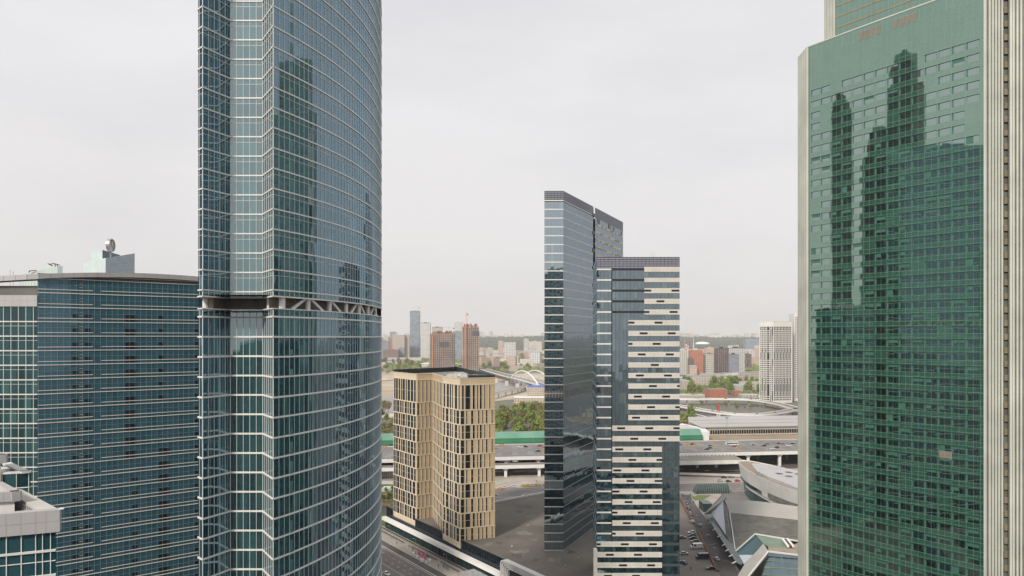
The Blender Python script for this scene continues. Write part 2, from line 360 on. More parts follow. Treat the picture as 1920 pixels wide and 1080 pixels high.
# road beyond the podium, seen through both gaps
def road_ac(name, y0, y1, mat, z, x0=-260, x1=420, slope=.12): return sheet(name, [(x0,y0+slope*x0),(x1,y0+slope*x1),(x1,y1+slope*x1),(x0,y1+slope*x0)], mat, z)
road_ac('forecourt', 515, 585, M['pave'], .03)
road_ac('roadway', 455, 524, M['asphb'], .055)
road_ac('under_deck_ground', 574, 676, M['asph'], .035)  # dark asphalt puts part of the shade beneath the deck into the colour
mk = MB()
for o_ in (470, 486.5, 503):
    x = -250
    while x < 410:
        mk.face([(x,o_+.12*x-.12,.075),(x+3,o_+.12*(x+3)-.12,.075),(x+3,o_+.12*(x+3)+.12,.075),(x,o_+.12*x+.12,.075)]); x += 7
for o_ in (494.3, 495.3, 519):
    mk.face([(-250,o_-30-.12,.075),(410,o_+49.2-.12,.075),(410,o_+49.2+.12,.075),(-250,o_-30+.12,.075)])
struct('road_marking', mk, M['paint'])
# lawns by the street in the left gap
sheet('lawn', gp((640,905),(737,906),(739,946),(640,962)), M['grass'], .09)
sheet('lawn', gp((640,985),(740,958),(740,974),(716,990),(660,1010)), M['grass'], .09)
sheet('path', gp((640,900),(742,902),(742,908),(640,908)), M['concl'], .10)
sheet('access_road', gp((640,968),(745,944),(745,957),(640,988)), M['asph'], .11)
for k, (a, b_, c, d) in enumerate([(716,925,734,929),(716,935,735,940),(716,944,733,949)]):
    sheet('flower_bed', gp((a,b_),(c,b_+1),(c,d),(a,d-1)), M['redsoil'], .13)
# street on the right between the grey tower and the pavilion
sheet('parking_pavement', gp((1265,945),(1283,930),(1300,985),(1312,1010),(1362,1100),(1265,1100)), M['paved'], .06)
sheet('street', gp((1279,929),(1300,927),(1345,990),(1395,1100),(1362,1100),(1312,1010),(1300,985)), M['asph'], .07)
sheet('pavement', gp((1265,921),(1300,921),(1345,919),(1360,935),(1325,975),(1300,940),(1292,927),(1265,930)), M['pave'], .10)
sheet('lawn', gp((1298,934),(1307,929),(1333,929),(1320,937),(1303,939)), M['grass'], .16)
for seg in [((1276,937),(1300,983)), ((1308,996),(1345,1072))]:
    a, b_ = G(*seg[0]), G(*seg[1]); mb = MB(); mb.bar((a.x,a.y,.5),(b_.x,b_.y,.5), 1.3, .9)
    tag(mb.build('planter', plain('rust_planter_%d' % seg[0][0], (.16,.075,.045), .8), None, (a.x,a.y,0)), 'long rust brown planter edging the car park, %s' % ('far length beside the motorcycles' if seg[0][0]==1276 else 'near length beside the white van'), 'planter', 'planters edging the car park')
mk = MB(); p, q = G(1274,985), G(1312,1085); mk.bar((p.x,p.y,.10),(q.x,q.y,.10), .25, .02); struct('drain', mk, M['black'])
mk = MB()
for a, b_ in [((1313,990),(1335,988)), ((1330,1022),(1345,1019)), ((1340,1047),(1372,1055))]:
    p, q = G(*a), G(*b_); mk.bar((p.x,p.y,.10),(q.x,q.y,.10), .25, .02)
struct('road_marking', mk, M['concl'])

# ================================================================ BLUE GLASS TOWER
base = (-54, 170, 0)
T1 = empty('glass_tower', base, 'tall blue glass tower with curved side and a recessed belt of white columns and diagonals', 'tower')
PL = []                                            # outline, viewer's left to right
PL.append((-62.0,150.5)); PL.append((-62.9,146.0)); PL.append((-62.3,143.0)); PL.append((-60.8,141.5))
PL += [(-57.9,148.0), (-51.2,148.0), (-46.9,141.4)]
Rr = 106.0; phi = R(26.3); arc = []
n_arc = 46
cx = -46.9; cy = 141.4
for k in range(n_arc):
    dphi = 1.5/Rr; phm = phi-dphi/2
    cx += 1.5*math.sin(phm); cy += 1.5*math.cos(phm); phi -= dphi; arc.append((cx, cy))
PL += arc
ZB, ZT = 0.0, 206.0
zt0, zt1 = 115.5, 118.15      # open belt
back = [(-44,214),(-70,200),(-74,170)]
outline = PL+back
# glass walls: one part per face
faces = {'glass_wall': [PL[0:4], PL[3:5], PL[4:6], PL[5:7], PL[6:]]}
uoff = 0
def offset(poly, d):
    """offset an open polyline outward (to the viewer's side) by d"""
    out_ = []
    for i, p in enumerate(poly):
        ns = []
        if i > 0: a, b_ = poly[i-1], p; l = math.hypot(b_[0]-a[0], b_[1]-a[1]); ns.append(((b_[1]-a[1])/l, -(b_[0]-a[0])/l))
        if i < len(poly)-1: a, b_ = p, poly[i+1]; l = math.hypot(b_[0]-a[0], b_[1]-a[1]); ns.append(((b_[1]-a[1])/l, -(b_[0]-a[0])/l))
        nx = sum(q[0] for q in ns)/len(ns); ny = sum(q[1] for q in ns)/len(ns); l2 = nx*nx+ny*ny
        out_.append((p[0]+nx/l2*d, p[1]+ny/l2*d))
    return out_
def ribbon(mb, poly, z0, z1, d0, d1):
    A = offset(poly, d0); B = offset(poly, d1)
    for i in range(len(poly)-1):
        mb.hexa([(*B[i],z0),(*B[i+1],z0),(*A[i+1],z0),(*A[i],z0),(*B[i],z1),(*B[i+1],z1),(*A[i+1],z1),(*A[i],z1)])
for fi, poly in enumerate(faces['glass_wall']):
    for (a, b_) in ((ZB, zt0), (zt1, ZT)):
        mb = MB(); u = uoff
        for i in range(len(poly)-1):
            p, q = poly[i], poly[i+1]; l = math.hypot(q[0]-p[0], q[1]-p[1])
            mb.face([(*p,a),(*q,a),(*q,b_),(*p,b_)], [(u,a),(u+l,a),(u+l,b_),(u,b_)]); u += l
        w_ = mb.build('glass_wall', M['blueg2'] if fi == 2 else M['blueg'], T1)
        # mullions and thin transoms belong to the wall
        mu = MB()
        L_ = [0]
        for i in range(len(poly)-1): L_.append(L_[-1]+math.hypot(poly[i+1][0]-poly[i][0], poly[i+1][1]-poly[i][1]))
        if fi == 4: marks = L_[:]
        else:
            nn_ = max(1, round(L_[-1]/1.45)); marks = [L_[-1]*k/nn_ for k in range(nn_+1)]
        for s_ in marks:
            for i in range(len(poly)-1):
                if L_[i]-1e-6 <= s_ <= L_[i+1]+1e-6:
                    f_ = Fac(poly[i], poly[i+1]); f_.box(mu, s_-L_[i]-.036, s_-L_[i]+.036, a, b_, -.01, .09); break
        z = 119.3-3.98*40
        while z < ZT:
            zz = z-1.15
            if a < zz < b_-.3: ribbon(mu, poly, zz-.035, zz+.035, 0, .07)
            z += 3.98
        mu.build('mullions', M['thinline'] if fi in (0,4) else M['frame'], w_)
        uoff += 40
# floor bands all the way round
levels = [119.3+3.98*k for k in range(0, 22)] + [114.0-3.98*k for k in range(0, 29)]
for z in levels:
    if z > ZT: continue
    mb = MB(); ribbon(mb, PL, z-.14, z+.13, -.02, .16); mb.build('floor_band', M['frame'], T1)
for z0, z1 in ((zt1-.25, zt1), (zt0, zt0+.22)):
    mb = MB(); ribbon(mb, PL, z0, z1, -.3, .2); mb.build('belt_edge', M['frame'], T1)
mb = MB(); IN = offset(PL, -2.6); mb.prism([IN[0]]+IN[1:]+[(-44,211),(-68,199),(-71,170)], zt0-.3, zt1+.3); mb.build('recessed_wall', M['brown'], T1)
mb = MB(); mb.prism(shrink(outline,.97), ZT-.4, ZT); mb.build('roof', M['concd'], T1)
for z in (zt0-.02, zt1+.005):
    mb = MB(); mb.prism(shrink(outline,.97), z-.05, z+.02); mb.build('belt_slab', M['concd'], T1)
mb = MB()
bk = [PL[-1]]+back+[PL[0]]
for i in range(len(bk)-1):
    mb.face([(*bk[i],0),(*bk[i+1],0),(*bk[i+1],ZT),(*bk[i],ZT)], [(i*30,0),(i*30+28,0),(i*30+28,ZT),(i*30,ZT)])
mb.build('rear_glass_wall', M['podg'], T1)
def atpx(px, d, lo=None):
    P = offset(PL, d)
    for i in range(len(P)-1):
        if lo and i < lo: continue
        f_ = Fac(P[i], P[i+1]); 
        try: u = f_.upx(px)
        except ZeroDivisionError: continue
        if -1e-3 <= u <= f_.L+1e-3: return f_.pt(u, 0)
for px, r in ((377,.62),(386,.66),(505,.5),(529,.62),(577,.55),(617,.55),(648,.55),(672,.55),(689,.55),(703,.5)):
    p = atpx(px, -.75, None if px < 500 else 5)
    if p is None: continue
    mb = MB(); mb.tube((p.x,p.y,zt0), (p.x,p.y,zt1), r, n=14, caps=False); o = mb.build('column', M['white'], T1)
    for q in o.data.polygons: q.use_smooth = True
for a, b_ in ((546,572),(605,582),(638,620),(657,668),(683,674),(694,700),(706,701)):
    p, q = atpx(a, -.6, 6), atpx(b_, -.6, 6)
    if p and q: mb = MB(); mb.bar((p.x,p.y,zt0+.1),(q.x,q.y,zt1-.1), .5, .55); mb.build('diagonal_brace', M['white'], T1)
# pale columns and blinds just behind the glass near the corners
items = []
for z in levels:
    if z > ZT-4 or z+2.6 > zt0 and z < zt1: continue
    for px, wd in ((543,1.9),(388,1.0)):
        if random.random() < .8:
            p = atpx(px, .012, 6 if px > 500 else 3)
            if p is None: continue
            f_ = Fac(PL[6], PL[7]) if px > 500 else Fac(PL[3], PL[4])
            def it(mb, f_=f_, px=px, wd=wd, z=z, h=random.choice((2.5, 2.5, 1.3))):
                u = f_.upx(px); f_.box(mb, u, u+wd*.5, z+.16, z+.16+h, 0, .012)
            items.append(it)
M['tealpale'] = plain('pale_teal_column', (.07,.18,.185), .35, 0, .3, .6)
many('column_behind_glass', items[:100], M['tealpale'], T1)

# ================================================================ LEFT SLAB BUILDING
T2 = empty('office_slab', (-120, 210, 0), 'wide blue glass office slab with paired pale bands under a curved grey roof edge', 'office building')
LP = (-130.3, 197.8); RP = (-97.7, 224.0)
ux, uy = (RP[0]-LP[0]), (RP[1]-LP[1]); ll = math.hypot(ux, uy); ux /= ll; uy /= ll
fm = Fac(LP, (LP[0]+ux*52, LP[1]+uy*52)); fl = Fac((-152, 196.9), (LP[0], LP[1]-.0))
ztop = 126.4
mb = MB(); fm.quad(mb, 0, fm.L, 0, ztop); wm = mb.build('glass_wall', M['slabg'], T2)
zl = 115.4
mb = MB(); fl.quad(mb, 0, fl.L, 0, zl+3.2); wl = mb.build('glass_wall', M['slabg2'], T2)
mu = MB(); u = .15
while u < fm.L: fm.box(mu, u-.035, u+.035, 0, ztop, -.02, .07); u += 1.5
k = 0; zs = [H-(575.6+27.3*k-HY)*197.8/F for k in range(-2, 27)]
for z in zs:
    if z+1.1 < ztop: fm.box(mu, 0, fm.L, z+2.28, z+2.34, -.02, .06)
mu.build('mullions', plain('blue_grey_mullion', (.26,.34,.37), .5, .0, .06), wm)
mu = MB(); u = .6
while u < fl.L: fl.box(mu, u-.06, u+.06, 0, zl+3.2, -.02, .1); u += 2.0
for z in zs:
    if z < zl: fl.box(mu, 0, fl.L, z-1.25, z-1.17, -.02, .08)
mu.build('mullions', M['frame'], wl)
dk = []
for i, z in enumerate(zs):
    if z > ztop: continue
    mb = MB(); fm.box(mb, 0, 13.9 , z-.11, z+.11, -.02, .14); fm.box(mb, 13.9, fm.L, z-.11, z+.11, -.02, .14)
    fm.box(mb, 0, 13.3, z+.88, z+1.06, -.02, .14); fm.box(mb, 15.4, fm.L, z+.88, z+1.06, -.02, .14); mb.build('floor_band', M['frame'], T2)
    if z < zl+.5: mb = MB(); fl.box(mb, 0, fl.L, z-.15, z+.15, -.02, .2); mb.build('floor_band', M['frame'], T2)
def dkw(px0, px1, z, h0=1.15, h1=2.26):
    a, b_ = fm.upx(px0), fm.upx(px1)
    dk.append((a, b_, z, h0, h1))
for i, z in enumerate(zs[3:], 3):       # openings below the top floor
    dkw(136,146,z); dkw(159,169,z)
    yy = 575.6+27.3*(i-2)
    if 590 < yy < 890: dkw(235,255,z, .2, 2.26)
    if 590 < yy < 790: dkw(297.5,306,z)
    if yy > 850: dkw(298,317,z,.2,2.26)
    if yy > 930: dkw(248,257,z)
    dkw(365,371,z)
many('dark_opening', [lambda mb, a=a, b_=b_, z=z, h0=h0, h1=h1: fm.box(mb, a, b_, z+h0, z+h1, 0, .05) for a, b_, z, h0, h1 in dk], M['dark'], T2)
mb = MB(); 
u0, u1 = fm.upx(147.5), fm.upx(157)
fm.box(mb, u0, u1, 0, ztop-.4, -.02, .03); o = mb.build('ladder_strip', plain('slate_strip', (.045,.09,.11), .4), T2)
mu = MB(); z = 20
while z < ztop-1: fm.box(mu, u0+.2, u1-.2, z, z+.07, 0, .08); z += 1.0
mu.build('rungs', M['thinline'], o)
# top storey, fascia of the curved roof
mb = MB(); fl.box(mb, 0, fl.L+.0, zl+3.2-.2, 121.5, -.5, .35); o = mb.build('cladding_band', M['fascia'], T2)
mu = MB(); u = 1.2
while u < fl.L: fl.box(mu, u-.02, u+.02, 118.5, 121.5, .3, .365); u += 2.0
fl.box(mu, 0, fl.L, 120.0, 120.05, .3, .365); mu.build('joints', M['frame_d'], o)
mb = MB(); fl.box(mb, 4, fl.L, 121.5, 124.2, -2.5, -2.0); fm.box(mb, 0, fm.L, ztop, ztop+1.25, -2.2, -.6); o = mb.build('brown_storey', M['brown'], T2)
mu = MB(); u = .5
while u < fm.L: fm.box(mu, u-.05, u+.05, ztop, ztop+1.3, -.6, -.5); u += 2.0
mu.build('posts', M['concd'], o)
# roof fascia: an arch in plan and slightly in height
def eave(px, dpt, py0, py1):
    return None
E0 = []
for k in range(0, 25):
    t_ = k/24; px = -60+t_*(470+60)
    if px <= 71: Yb = 196.5
    else: f_ = fm; u_ = fm.upx(px); Yb = fm.pt(u_, 0, .9).y
    arch = 511 + (9.0*((px-195)/195)**2 if px > 195 else 6.5*((195-px)/195)**2*1.0)
    arch = max(511, arch)
    thick = 9.5 if px < 90 else 8.5
    zt_ = Zt(arch, Yb); zb_ = Zt(arch+thick, Yb); E0.append((X(px, Yb), Yb, zb_, zt_))
mb = MB(); mj = MB()
for a, b_ in zip(E0[:-1], E0[1:]):
    for sgn in (0,):
        mb.hexa([(a[0],a[1],a[2]),(b_[0],b_[1],b_[2]),(b_[0]-4,b_[1]+6,b_[2]),(a[0]-4,a[1]+6,a[2]),(a[0],a[1],a[3]),(b_[0],b_[1],b_[3]),(b_[0]-4,b_[1]+6,b_[3]),(a[0]-4,a[1]+6,a[3])])
    mj.bar((a[0],a[1]-.03,a[2]), (a[0],a[1]-.03,a[3]), .05, .06)
o = mb.build('roof_fascia', M['fascia'], T2); mj.build('joints', M['frame_d'], o)
mb = MB(); mb.prism([(-152,198),(-130,198.8),(fm.pt(fm.L,0).x,fm.pt(fm.L,0).y+.6),(-98,250),(-152,235)], 118, 124.0); mb.build('roof_deck', M['concd'], T2)
mb = MB(); q = fm.pt(fm.L, 0)
mb.face([(q.x,q.y,0),(q.x+2,q.y+22,0),(q.x+2,q.y+22,ztop),(q.x,q.y,ztop)], [(0,0),(20,0),(20,126),(0,126)]); mb.build('end_wall', M['slabg'], T2)
# glass lantern on that roof
mb = MB(); P = [(X(38,226),226,Zt(516,226)), (X(108,222),222,Zt(499,222)), (X(117.5,230),230,Zt(498.5,230))]
for a, b_ in zip(P[:-1], P[1:]):
    mb.face([(a[0],a[1],123),(b_[0],b_[1],123),b_,a], [(0,0),(14,0),(14,5),(0,5)])
mb.face([(P[2][0],P[2][1],123),(X(48,238),238,123),(X(48,238),238,Zt(514,238)),P[2]])
mb.face([P[0],P[1],P[2],(X(48,238),238,Zt(514,238))])
M['paleg'] = glass('pale_roof_glass', (.52,.62,.60), (.60,.69,.67), (.9,1,1), 1.5, 1.3, 1.8, 0, .02, .02)
M['paleb'] = glass('pale_blue_roof_glass', (.34,.43,.48), (.40,.49,.54), (.9,.97,1), 1.5, 1.3, 1.8, 0, .02, .02)
o = mb.build('roof_lantern', M['paleg'], T2)
mu = MB()
for k in range(14):
    t_ = k/13; x = P[0][0]+(P[1][0]-P[0][0])*t_; y = P[0][1]+(P[1][1]-P[0][1])*t_; z = P[0][2]+(P[1][2]-P[0][2])*t_
    mu.bar((x,y-.04,123.5),(x,y-.04,z), .06, .06)
mu.build('glazing_bars', M['concl'], o)
mb = MB()
for a, b_ in (((92,496),(101,494)),((101,494),(112,497)),((104,500),(103,495)),((108,499),(107,495.5)),((55,508),(68,507)),((55,508),(54.5,511)),((90,494),(99,499))):
    mb.tube((X(a[0],224),224,Zt(a[1],224)), (X(b_[0],224),224,Zt(b_[1],224)), .14, n=6)
mb.build('roof_crane_arm', M['black'], T2)
for px, py in ((19,506),(25,509)):
    mb = MB(); mb.tube((X(px,215),215,124),(X(px,215),215,Zt(py,215)), .05, n=5); mb.tube((X(px-.8,215),215,Zt(py+2,215)),(X(px+.8,215),215,Zt(py+2,215)), .05, n=5); mb.build('aerial', M['frame_d'], T2)

# ================================================================ GLASS BLOCK WITH ROUND EMBLEM (behind the slab)
YB = 350.0
def B3(px, py, Y): return (X(px, Y), Y, Zt(py, Y))
T3 = empty('glass_block', (X(205,YB), YB, 0), 'pale glass rooftop block carrying a round emblem, behind the office slab', 'building')
def wallpx(mb, a, b_, z0=0):
    """a, b: (px, py_top, Y)"""
    A = B3(*a); B = B3(*b_); l = math.dist(A[:2], B[:2])
    mb.face([(A[0],A[1],z0),(B[0],B[1],z0),B,A], [(0,z0),(l,z0),(l,B[2]),(0,A[2])])
mb = MB(); wallpx(mb, (156.5,493,372), (198,483.5,345)); mb.build('glass_wall', M['paleg'], T3)
mb = MB(); wallpx(mb, (198,483.5,345), (252.5,475,362)); o = mb.build('glass_wall', M['paleb'], T3)
mu = MB()
for k in range(1, 6):
    za = Zt(483.5+k*6, 345); zb = Zt(475+k*7.2, 362); a = B3(198,0,345); b_ = B3(252.5,0,362); mu.bar((a[0],a[1]-.1,za),(b_[0],b_[1]-.1,zb), .12, .25)
mu.build('transoms', M['concl'], o)
mb = MB(); A = B3(156.5,493,372); B = B3(198,483.5,345); C = B3(252.5,475,362); Dd = (B3(215,478,395))
mb.face([A,B,C,Dd]); mb.build('roof', M['concl'], T3)
mb = MB(); wallpx(mb, (252.5,475,362), (215,478,395)); wallpx(mb, (215,478,395), (156.5,493,372)); mb.build('rear_wall', M['paleb'], T3)
mb = MB(); wallpx(mb, (171,472,360), (192,469,352), 140); o = mb.build('plant_screen', M['paleg'], T3)
mb = MB(); A = B3(192,468.5,352); B = B3(225,478,365); mb.face([(A[0],A[1],142),(B[0],B[1],142),B,A]); mb.build('plant_screen', plain('slate_screen', (.10,.15,.19), .5), T3)
mb = MB(); A1 = B3(171,472,360); A2 = B3(192,469,352); A3 = B3(225,478,365); A4 = B3(200,474,380); mb.face([A1,A2,A3,A4]); mb.build('plant_roof', M['concd'], T3)
# emblem: thin drum with a three-armed mark, seen obliquely
ec = Vector(B3(207.5,460,352)); er = 3.25
en = Vector((.97,.04,0)).normalized(); e1 = Vector((0,0,1)); e2 = en.cross(e1)
def ring(mb, c, n_, r0, r1, th, seg=32):
    for k in range(seg):
        a0, a1 = 2*math.pi*k/seg, 2*math.pi*(k+1)/seg
        P_ = lambda a, r, d: c+e1*(r*math.cos(a))+e2*(r*math.sin(a))+n_*d
        mb.hexa([P_(a0,r0,-th),P_(a1,r0,-th),P_(a1,r1,-th),P_(a0,r1,-th),P_(a0,r0,th),P_(a1,r0,th),P_(a1,r1,th),P_(a0,r1,th)])
mb = MB(); ring(mb, ec, en, er*.86, er, .75); em = mb.build('round_emblem', plain('emblem_metal', (.42,.42,.44), .35, .5, .05), T3)
mb = MB(); ring(mb, ec, en, 0.01, er*.86, .25); mb.build('disc', plain('emblem_disc', (.55,.54,.53), .4, .2, .05), em)
mb = MB()
for k in range(3):
    a = 2*math.pi*k/3; mb.bar(ec+en*.35, ec+en*.35+e1*(er*.86*math.cos(a))+e2*(er*.86*math.sin(a)), .5, .35)
mb.build('three_armed_mark', M['fascia'], em)
mb = MB(); mb.tube(ec-Vector((0,0,er+2.5)), ec-Vector((0,0,er-.1)), .35, n=8); mb.build('post', M['frame_d'], T3)

# ================================================================ NEAR STEPPED BUILDING, LOWER LEFT
T4 = empty('stepped_building', (-90, 125, 0), 'near grey panelled building with stepped roof terraces over teal windows, lower left', 'office building')
E = Vector((-73.5, 117, 0)); dl = Vector((-.921, -.389, 0)); db = Vector((-.732, .681, 0))
Wc = E+dl*32; 
f4 = Fac((Wc.x, Wc.y), (E.x, E.y)); f4b = Fac((E.x, E.y), ((E+db*50).x, (E+db*50).y))
inn = [(E+dl*.8-Vector((0,-.7,0))*0)]
z4 = 81.95
f4.P = f4.P; 
mb = MB(); f4.quad(mb, 0, f4.L-.75, 0, z4-3.5, -.55); o = mb.build('glass_wall', M['tealg'], T4)
mu = MB()
for u in (.6,1.7, 2.65+.0,):
    f4.box(mu, f4.L-.75-u-.05, f4.L-.75-u+.05, 0, z4-3.5, -.6, -.38)
u = f4.L-.75-4.6
while u > 0: f4.box(mu, u-.06, u+.06, 0, z4-3.5, -.6, -.38); u -= 2.0
z = z4-3.5-3.1
while z > 0: f4.box(mu, 0, f4.L-.7, z-1.75, z-1.65, -.6, -.42); z -= 4.0
mu.build('mullions', M['whitebr'], o)
z = z4-3.5-3.1
while z > 40:
    mb = MB(); f4.box(mb, 0, f4.L-.6, z-.17, z+.17, -.6, -.25); mb.build('floor_band', M['white'], T4); z -= 4.0
mb = MB(); f4.box(mb, 0, f4.L, z4-3.6, z4, -1.6, 0); o = mb.build('parapet', M['fascia'], T4)
mu = MB(); u = f4.L-1.9
for st in (2.3-.6, 1.6):
    pass
for u in [f4.L-1.9, f4.L-3.3]+[f4.L-3.3-2.0*k for k in range(1, 15)]: f4.box(mu, u-.02, u+.02, z4-3.6, z4, -.01, .012)
f4.box(mu, 0, f4.L, z4-1.85, z4-1.80, -.01, .012); mu.build('joints', M['frame_d'], o)
mb = MB(); f4b.box(mb, 1.3, 50, z4-3.6, z4-.004, -2.3, -.0); mb.build('parapet', M['concl'], T4)
mb = MB(); f4b.quad(mb, 0, 50, 0, z4-3.5, -.55); mb.build('glass_wall', M['tealg'], T4)
mb = MB(); A = E+dl*32; Bq = E+db*50; mb.prism([(A.x,A.y+1.6),(E.x-1,E.y+.6),(Bq.x-1,Bq.y),(A.x-10,Bq.y)], z4-3.4, z4-2.6); mb.build('terrace_floor', M['concd'], T4)
mu = MB()
for k in range(26):
    p = f4b.pt(2+k*1.0, 0, -2.6); mu.bar((p.x,p.y,z4-2.6),(p.x,p.y,z4-.3), .07, .07)
p, q = f4b.pt(2,0,-2.6), f4b.pt(28,0,-2.6); mu.bar((p.x,p.y,z4-.4),(q.x,q.y,z4-.4), .08, .08); mu.bar((p.x,p.y,z4-1.4),(q.x,q.y,z4-1.4), .06, .06)
mu.build('railing', M['concd'], T4)
# small camera on the corner
mb = MB(); p = Vector((E.x+.2, E.y-.1, z4+.12)); mb.box(p.x-.1, p.x+.55, p.y-.15, p.y+.15, p.z, p.z+.22); mb.bar(p, p-Vector((.3,0,.15)), .08, .08); mb.build('roof_light', M['whitebr'], T4)
# penthouse: white wall with grey cap, then two further steps
def capblock(Yp, pxr, pt, pb, cap, matw, name, deep=14, zb=60):
    c = Vector((X(pxr,Yp), Yp, 0)); ft = Fac(((c+dl*30).x,(c+dl*30).y), (c.x,c.y)); fb = Fac((c.x,c.y), ((c+db*deep).x,(c+db*deep).y))
    z1 = Zt(pt, Yp); z0 = Zt(pb, Yp)
    mb = MB(); ft.box(mb, 0, ft.L, z0, z1, -1.2, 0); fb.box(mb, 0, deep, z0, z1, -1.2, 0); o = mb.build('cap_fascia', cap, T4)
    mu = MB(); u = ft.L-1.1
    while u > 0: ft.box(mu, u-.02, u+.02, z0, z1, 0, .012); u -= 1.3
    mu.build('joints', M['frame_d'], o)
    c2 = c+dl*1.1; A = c2+dl*28; B_ = c2+db*deep; A2 = A+db*deep
    mb = MB(); mb.prism([(A.x,A.y+.5),(c2.x,c2.y+.5),(B_.x,B_.y),(A2.x,A2.y)], zb, z0+.3); mb.build(name, matw, T4)
    return ft, z0, z1
capblock(121.5, 38, 921, 939, M['fascia'], M['white'], 'penthouse_wall', 12, 78.5)
capblock(131, 12, 852, 868, M['fascia'], M['conc'], 'stair_head', 10, 70)
Y5 = 133.0; c5 = Vector((X(57,Y5),Y5,0)); f5 = Fac(((c5+dl*22).x,(c5+dl*22).y), (c5.x,c5.y)); z5 = Zt(883,Y5)
mb = MB(); f5.quad(mb, 0, f5.L, 40, z5-.2, -.2); o = mb.build('glass_wall', M['slabg2'], T4)
mu = MB()
for u in (.3,2.2,4.4,6.6,8.8): f5.box(mu, f5.L-u-.04, f5.L-u+.04, 40, z5-.3, -.2, -.08)
for z in (z5-3.0, z5-4.2, z5-7, z5-8.2): f5.box(mu, 0, f5.L, z-.08, z+.08, -.2, -.05)
mu.build('mullions', M['frame'], o)
mb = MB(); f5.box(mb, 0, f5.L, z5-.35, z5, -1.0, 0); q = c5+db*14; f5b = Fac((c5.x,c5.y),(q.x,q.y)); f5b.box(mb, 0, 14, z5-.35, z5, -1.4, 0); mb.build('terrace_rim', M['white'], T4)
mb = MB(); f5b.quad(mb, 0, 14, 40, z5-.2, -.2); mb.build('glass_wall', M['slabg2'], T4)
mb = MB(); A = c5+dl*22; B_ = c5+db*14; mb.prism([(A.x,A.y),(c5.x-.5,c5.y+.4),(B_.x-.5,B_.y),(B_.x-20,B_.y-6)], z5-1.6, z5-1.0); mb.build('terrace_floor', M['white'], T4)
# ================================================================ GREEN TOWER
T5 = empty('green_tower', (120, 235, 0), 'green glass tower with dark window rows between pale ribbed stone corners', 'tower')
A5 = Vector((102.8, 250, 0)); B5 = Vector((134.5, 204.5, 0))
LF = (B5-A5).length
f5g = Fac((A5.x, A5.y), (B5.x, B5.y)); ZG = 210.7
zfl = [H-(k)*3.9 for k in range(-26, 29)]     # floor lines
sag = 0.55
def bow(u): return sag*4*(u/LF)*(1-u/LF)
NS = 12
mb = MB()
for i in range(NS):
    u0, u1 = LF*i/NS, LF*(i+1)/NS; d0, d1 = bow(u0), bow(u1)
    for z0 in range(0, 210, 42):
        z1 = min(z0+42, ZG)
        if z0 >= 168: z1 = ZG
        mb.face([f5g.pt(u0,z0,d0), f5g.pt(u1,z0,d1), f5g.pt(u1,z1,d1), f5g.pt(u0,z1,d0)], [(u0,z0),(u1,z0),(u1,z1),(u0,z1)])
        if z1 == ZG: break
gw = mb.build('glass_wall', M['greeng'], T5)
def gbox(mb, u0, u1, z0, z1, d0, d1):
    b0, b1 = bow(u0), bow(u1)
    P_ = f5g.pt
    mb.hexa([P_(u0,z0,d1+b0),P_(u1,z0,d1+b1),P_(u1,z0,d0+b1),P_(u0,z0,d0+b0),P_(u0,z1,d1+b0),P_(u1,z1,d1+b1),P_(u1,z1,d0+b1),P_(u0,z1,d0+b0)])
def gquad(mb, u0, u1, z0, z1, d):
    b0, b1 = bow(u0), bow(u1); P_ = f5g.pt
    mb.face([P_(u0,z0,d+b0),P_(u1,z0,d+b1),P_(u1,z1,d+b1),P_(u0,z1,d+b0)], [(u0,z0),(u1,z0),(u1,z1),(u0,z1)])
mu = MB(); nmod = 14; mw = (LF-2.4)/nmod
ul = [1.2+k*mw/2 for k in range(nmod*2+1)]
for u in ul: gbox(mu, u-.018, u+.018, 0, ZG-3, 0, .03)
for z in zfl:
    if z < ZG-6:
        for dz in (-.35, 1.0):
            for k in range(6): gbox(mu, LF*k/6, LF*(k+1)/6, z+dz-.02, z+dz+.02, 0, .03)
mu.build('joints', M['greenline'], gw)
rows = []
top_win = Zt(132, 245)
zw = [z for z in zfl if z+3.3 < 199]
zw = [z for z in zw if z > 8]
wins = []; blinds = []; pales = []
rnd = random.Random(3)
for ri, z in enumerate(sorted(zw, reverse=True)):
    for k in range(nmod):
        u0 = 1.2+k*mw+.5; u1 = u0+mw-.95
        if rnd.random() < .04: continue
        wins.append((u0, u1, z+1.15, z+3.15))
        r = rnd.random()
        if r < .16: blinds.append((u0, u1, z+1.15+2.0*rnd.choice((.45,.6)), z+3.15))
        elif r < .21: blinds.append((u0, (u0+u1)/2, z+1.15+rnd.choice((0,.8)), z+3.15))
        pales.append((u0-.42, u0-.06, z+1.15, z+3.15)) if rnd.random() < .8 else None
wins.sort(key=lambda a: -a[0])
def gw_it(a): return lambda mb: (gbox(mb, a[0]-.06, a[1]+.06, a[2]-.06, a[3]+.06, 0, .018), None)[1]
def gw_q(a): return lambda mb: gquad(mb, a[0], a[1], a[2], a[3], .03)
many('window', [gw_q(a) for a in wins], M['greenw'], T5)
mb = MB()
for a in blinds: gquad(mb, a[0], a[1], a[2], a[3], .04)
o = mb.build('blinds', M['greenb'], T5); o['kind'] = 'stuff'
mb = MB()
for a in pales: gquad(mb, a[0], a[1], a[2], a[3], .03)
o = mb.build('narrow_panes', M['greenb'], T5); o['kind'] = 'stuff'
mb = MB()
for a in wins:      # thin shadow-casting drip above each pair
    gbox(mb, a[0]-.5, a[1]+.1, a[3], a[3]+.10, 0, .22)
o = mb.build('window_heads', plain('dark_green_edge', (.01,.05,.035), .4), T5); o['kind'] = 'stuff'
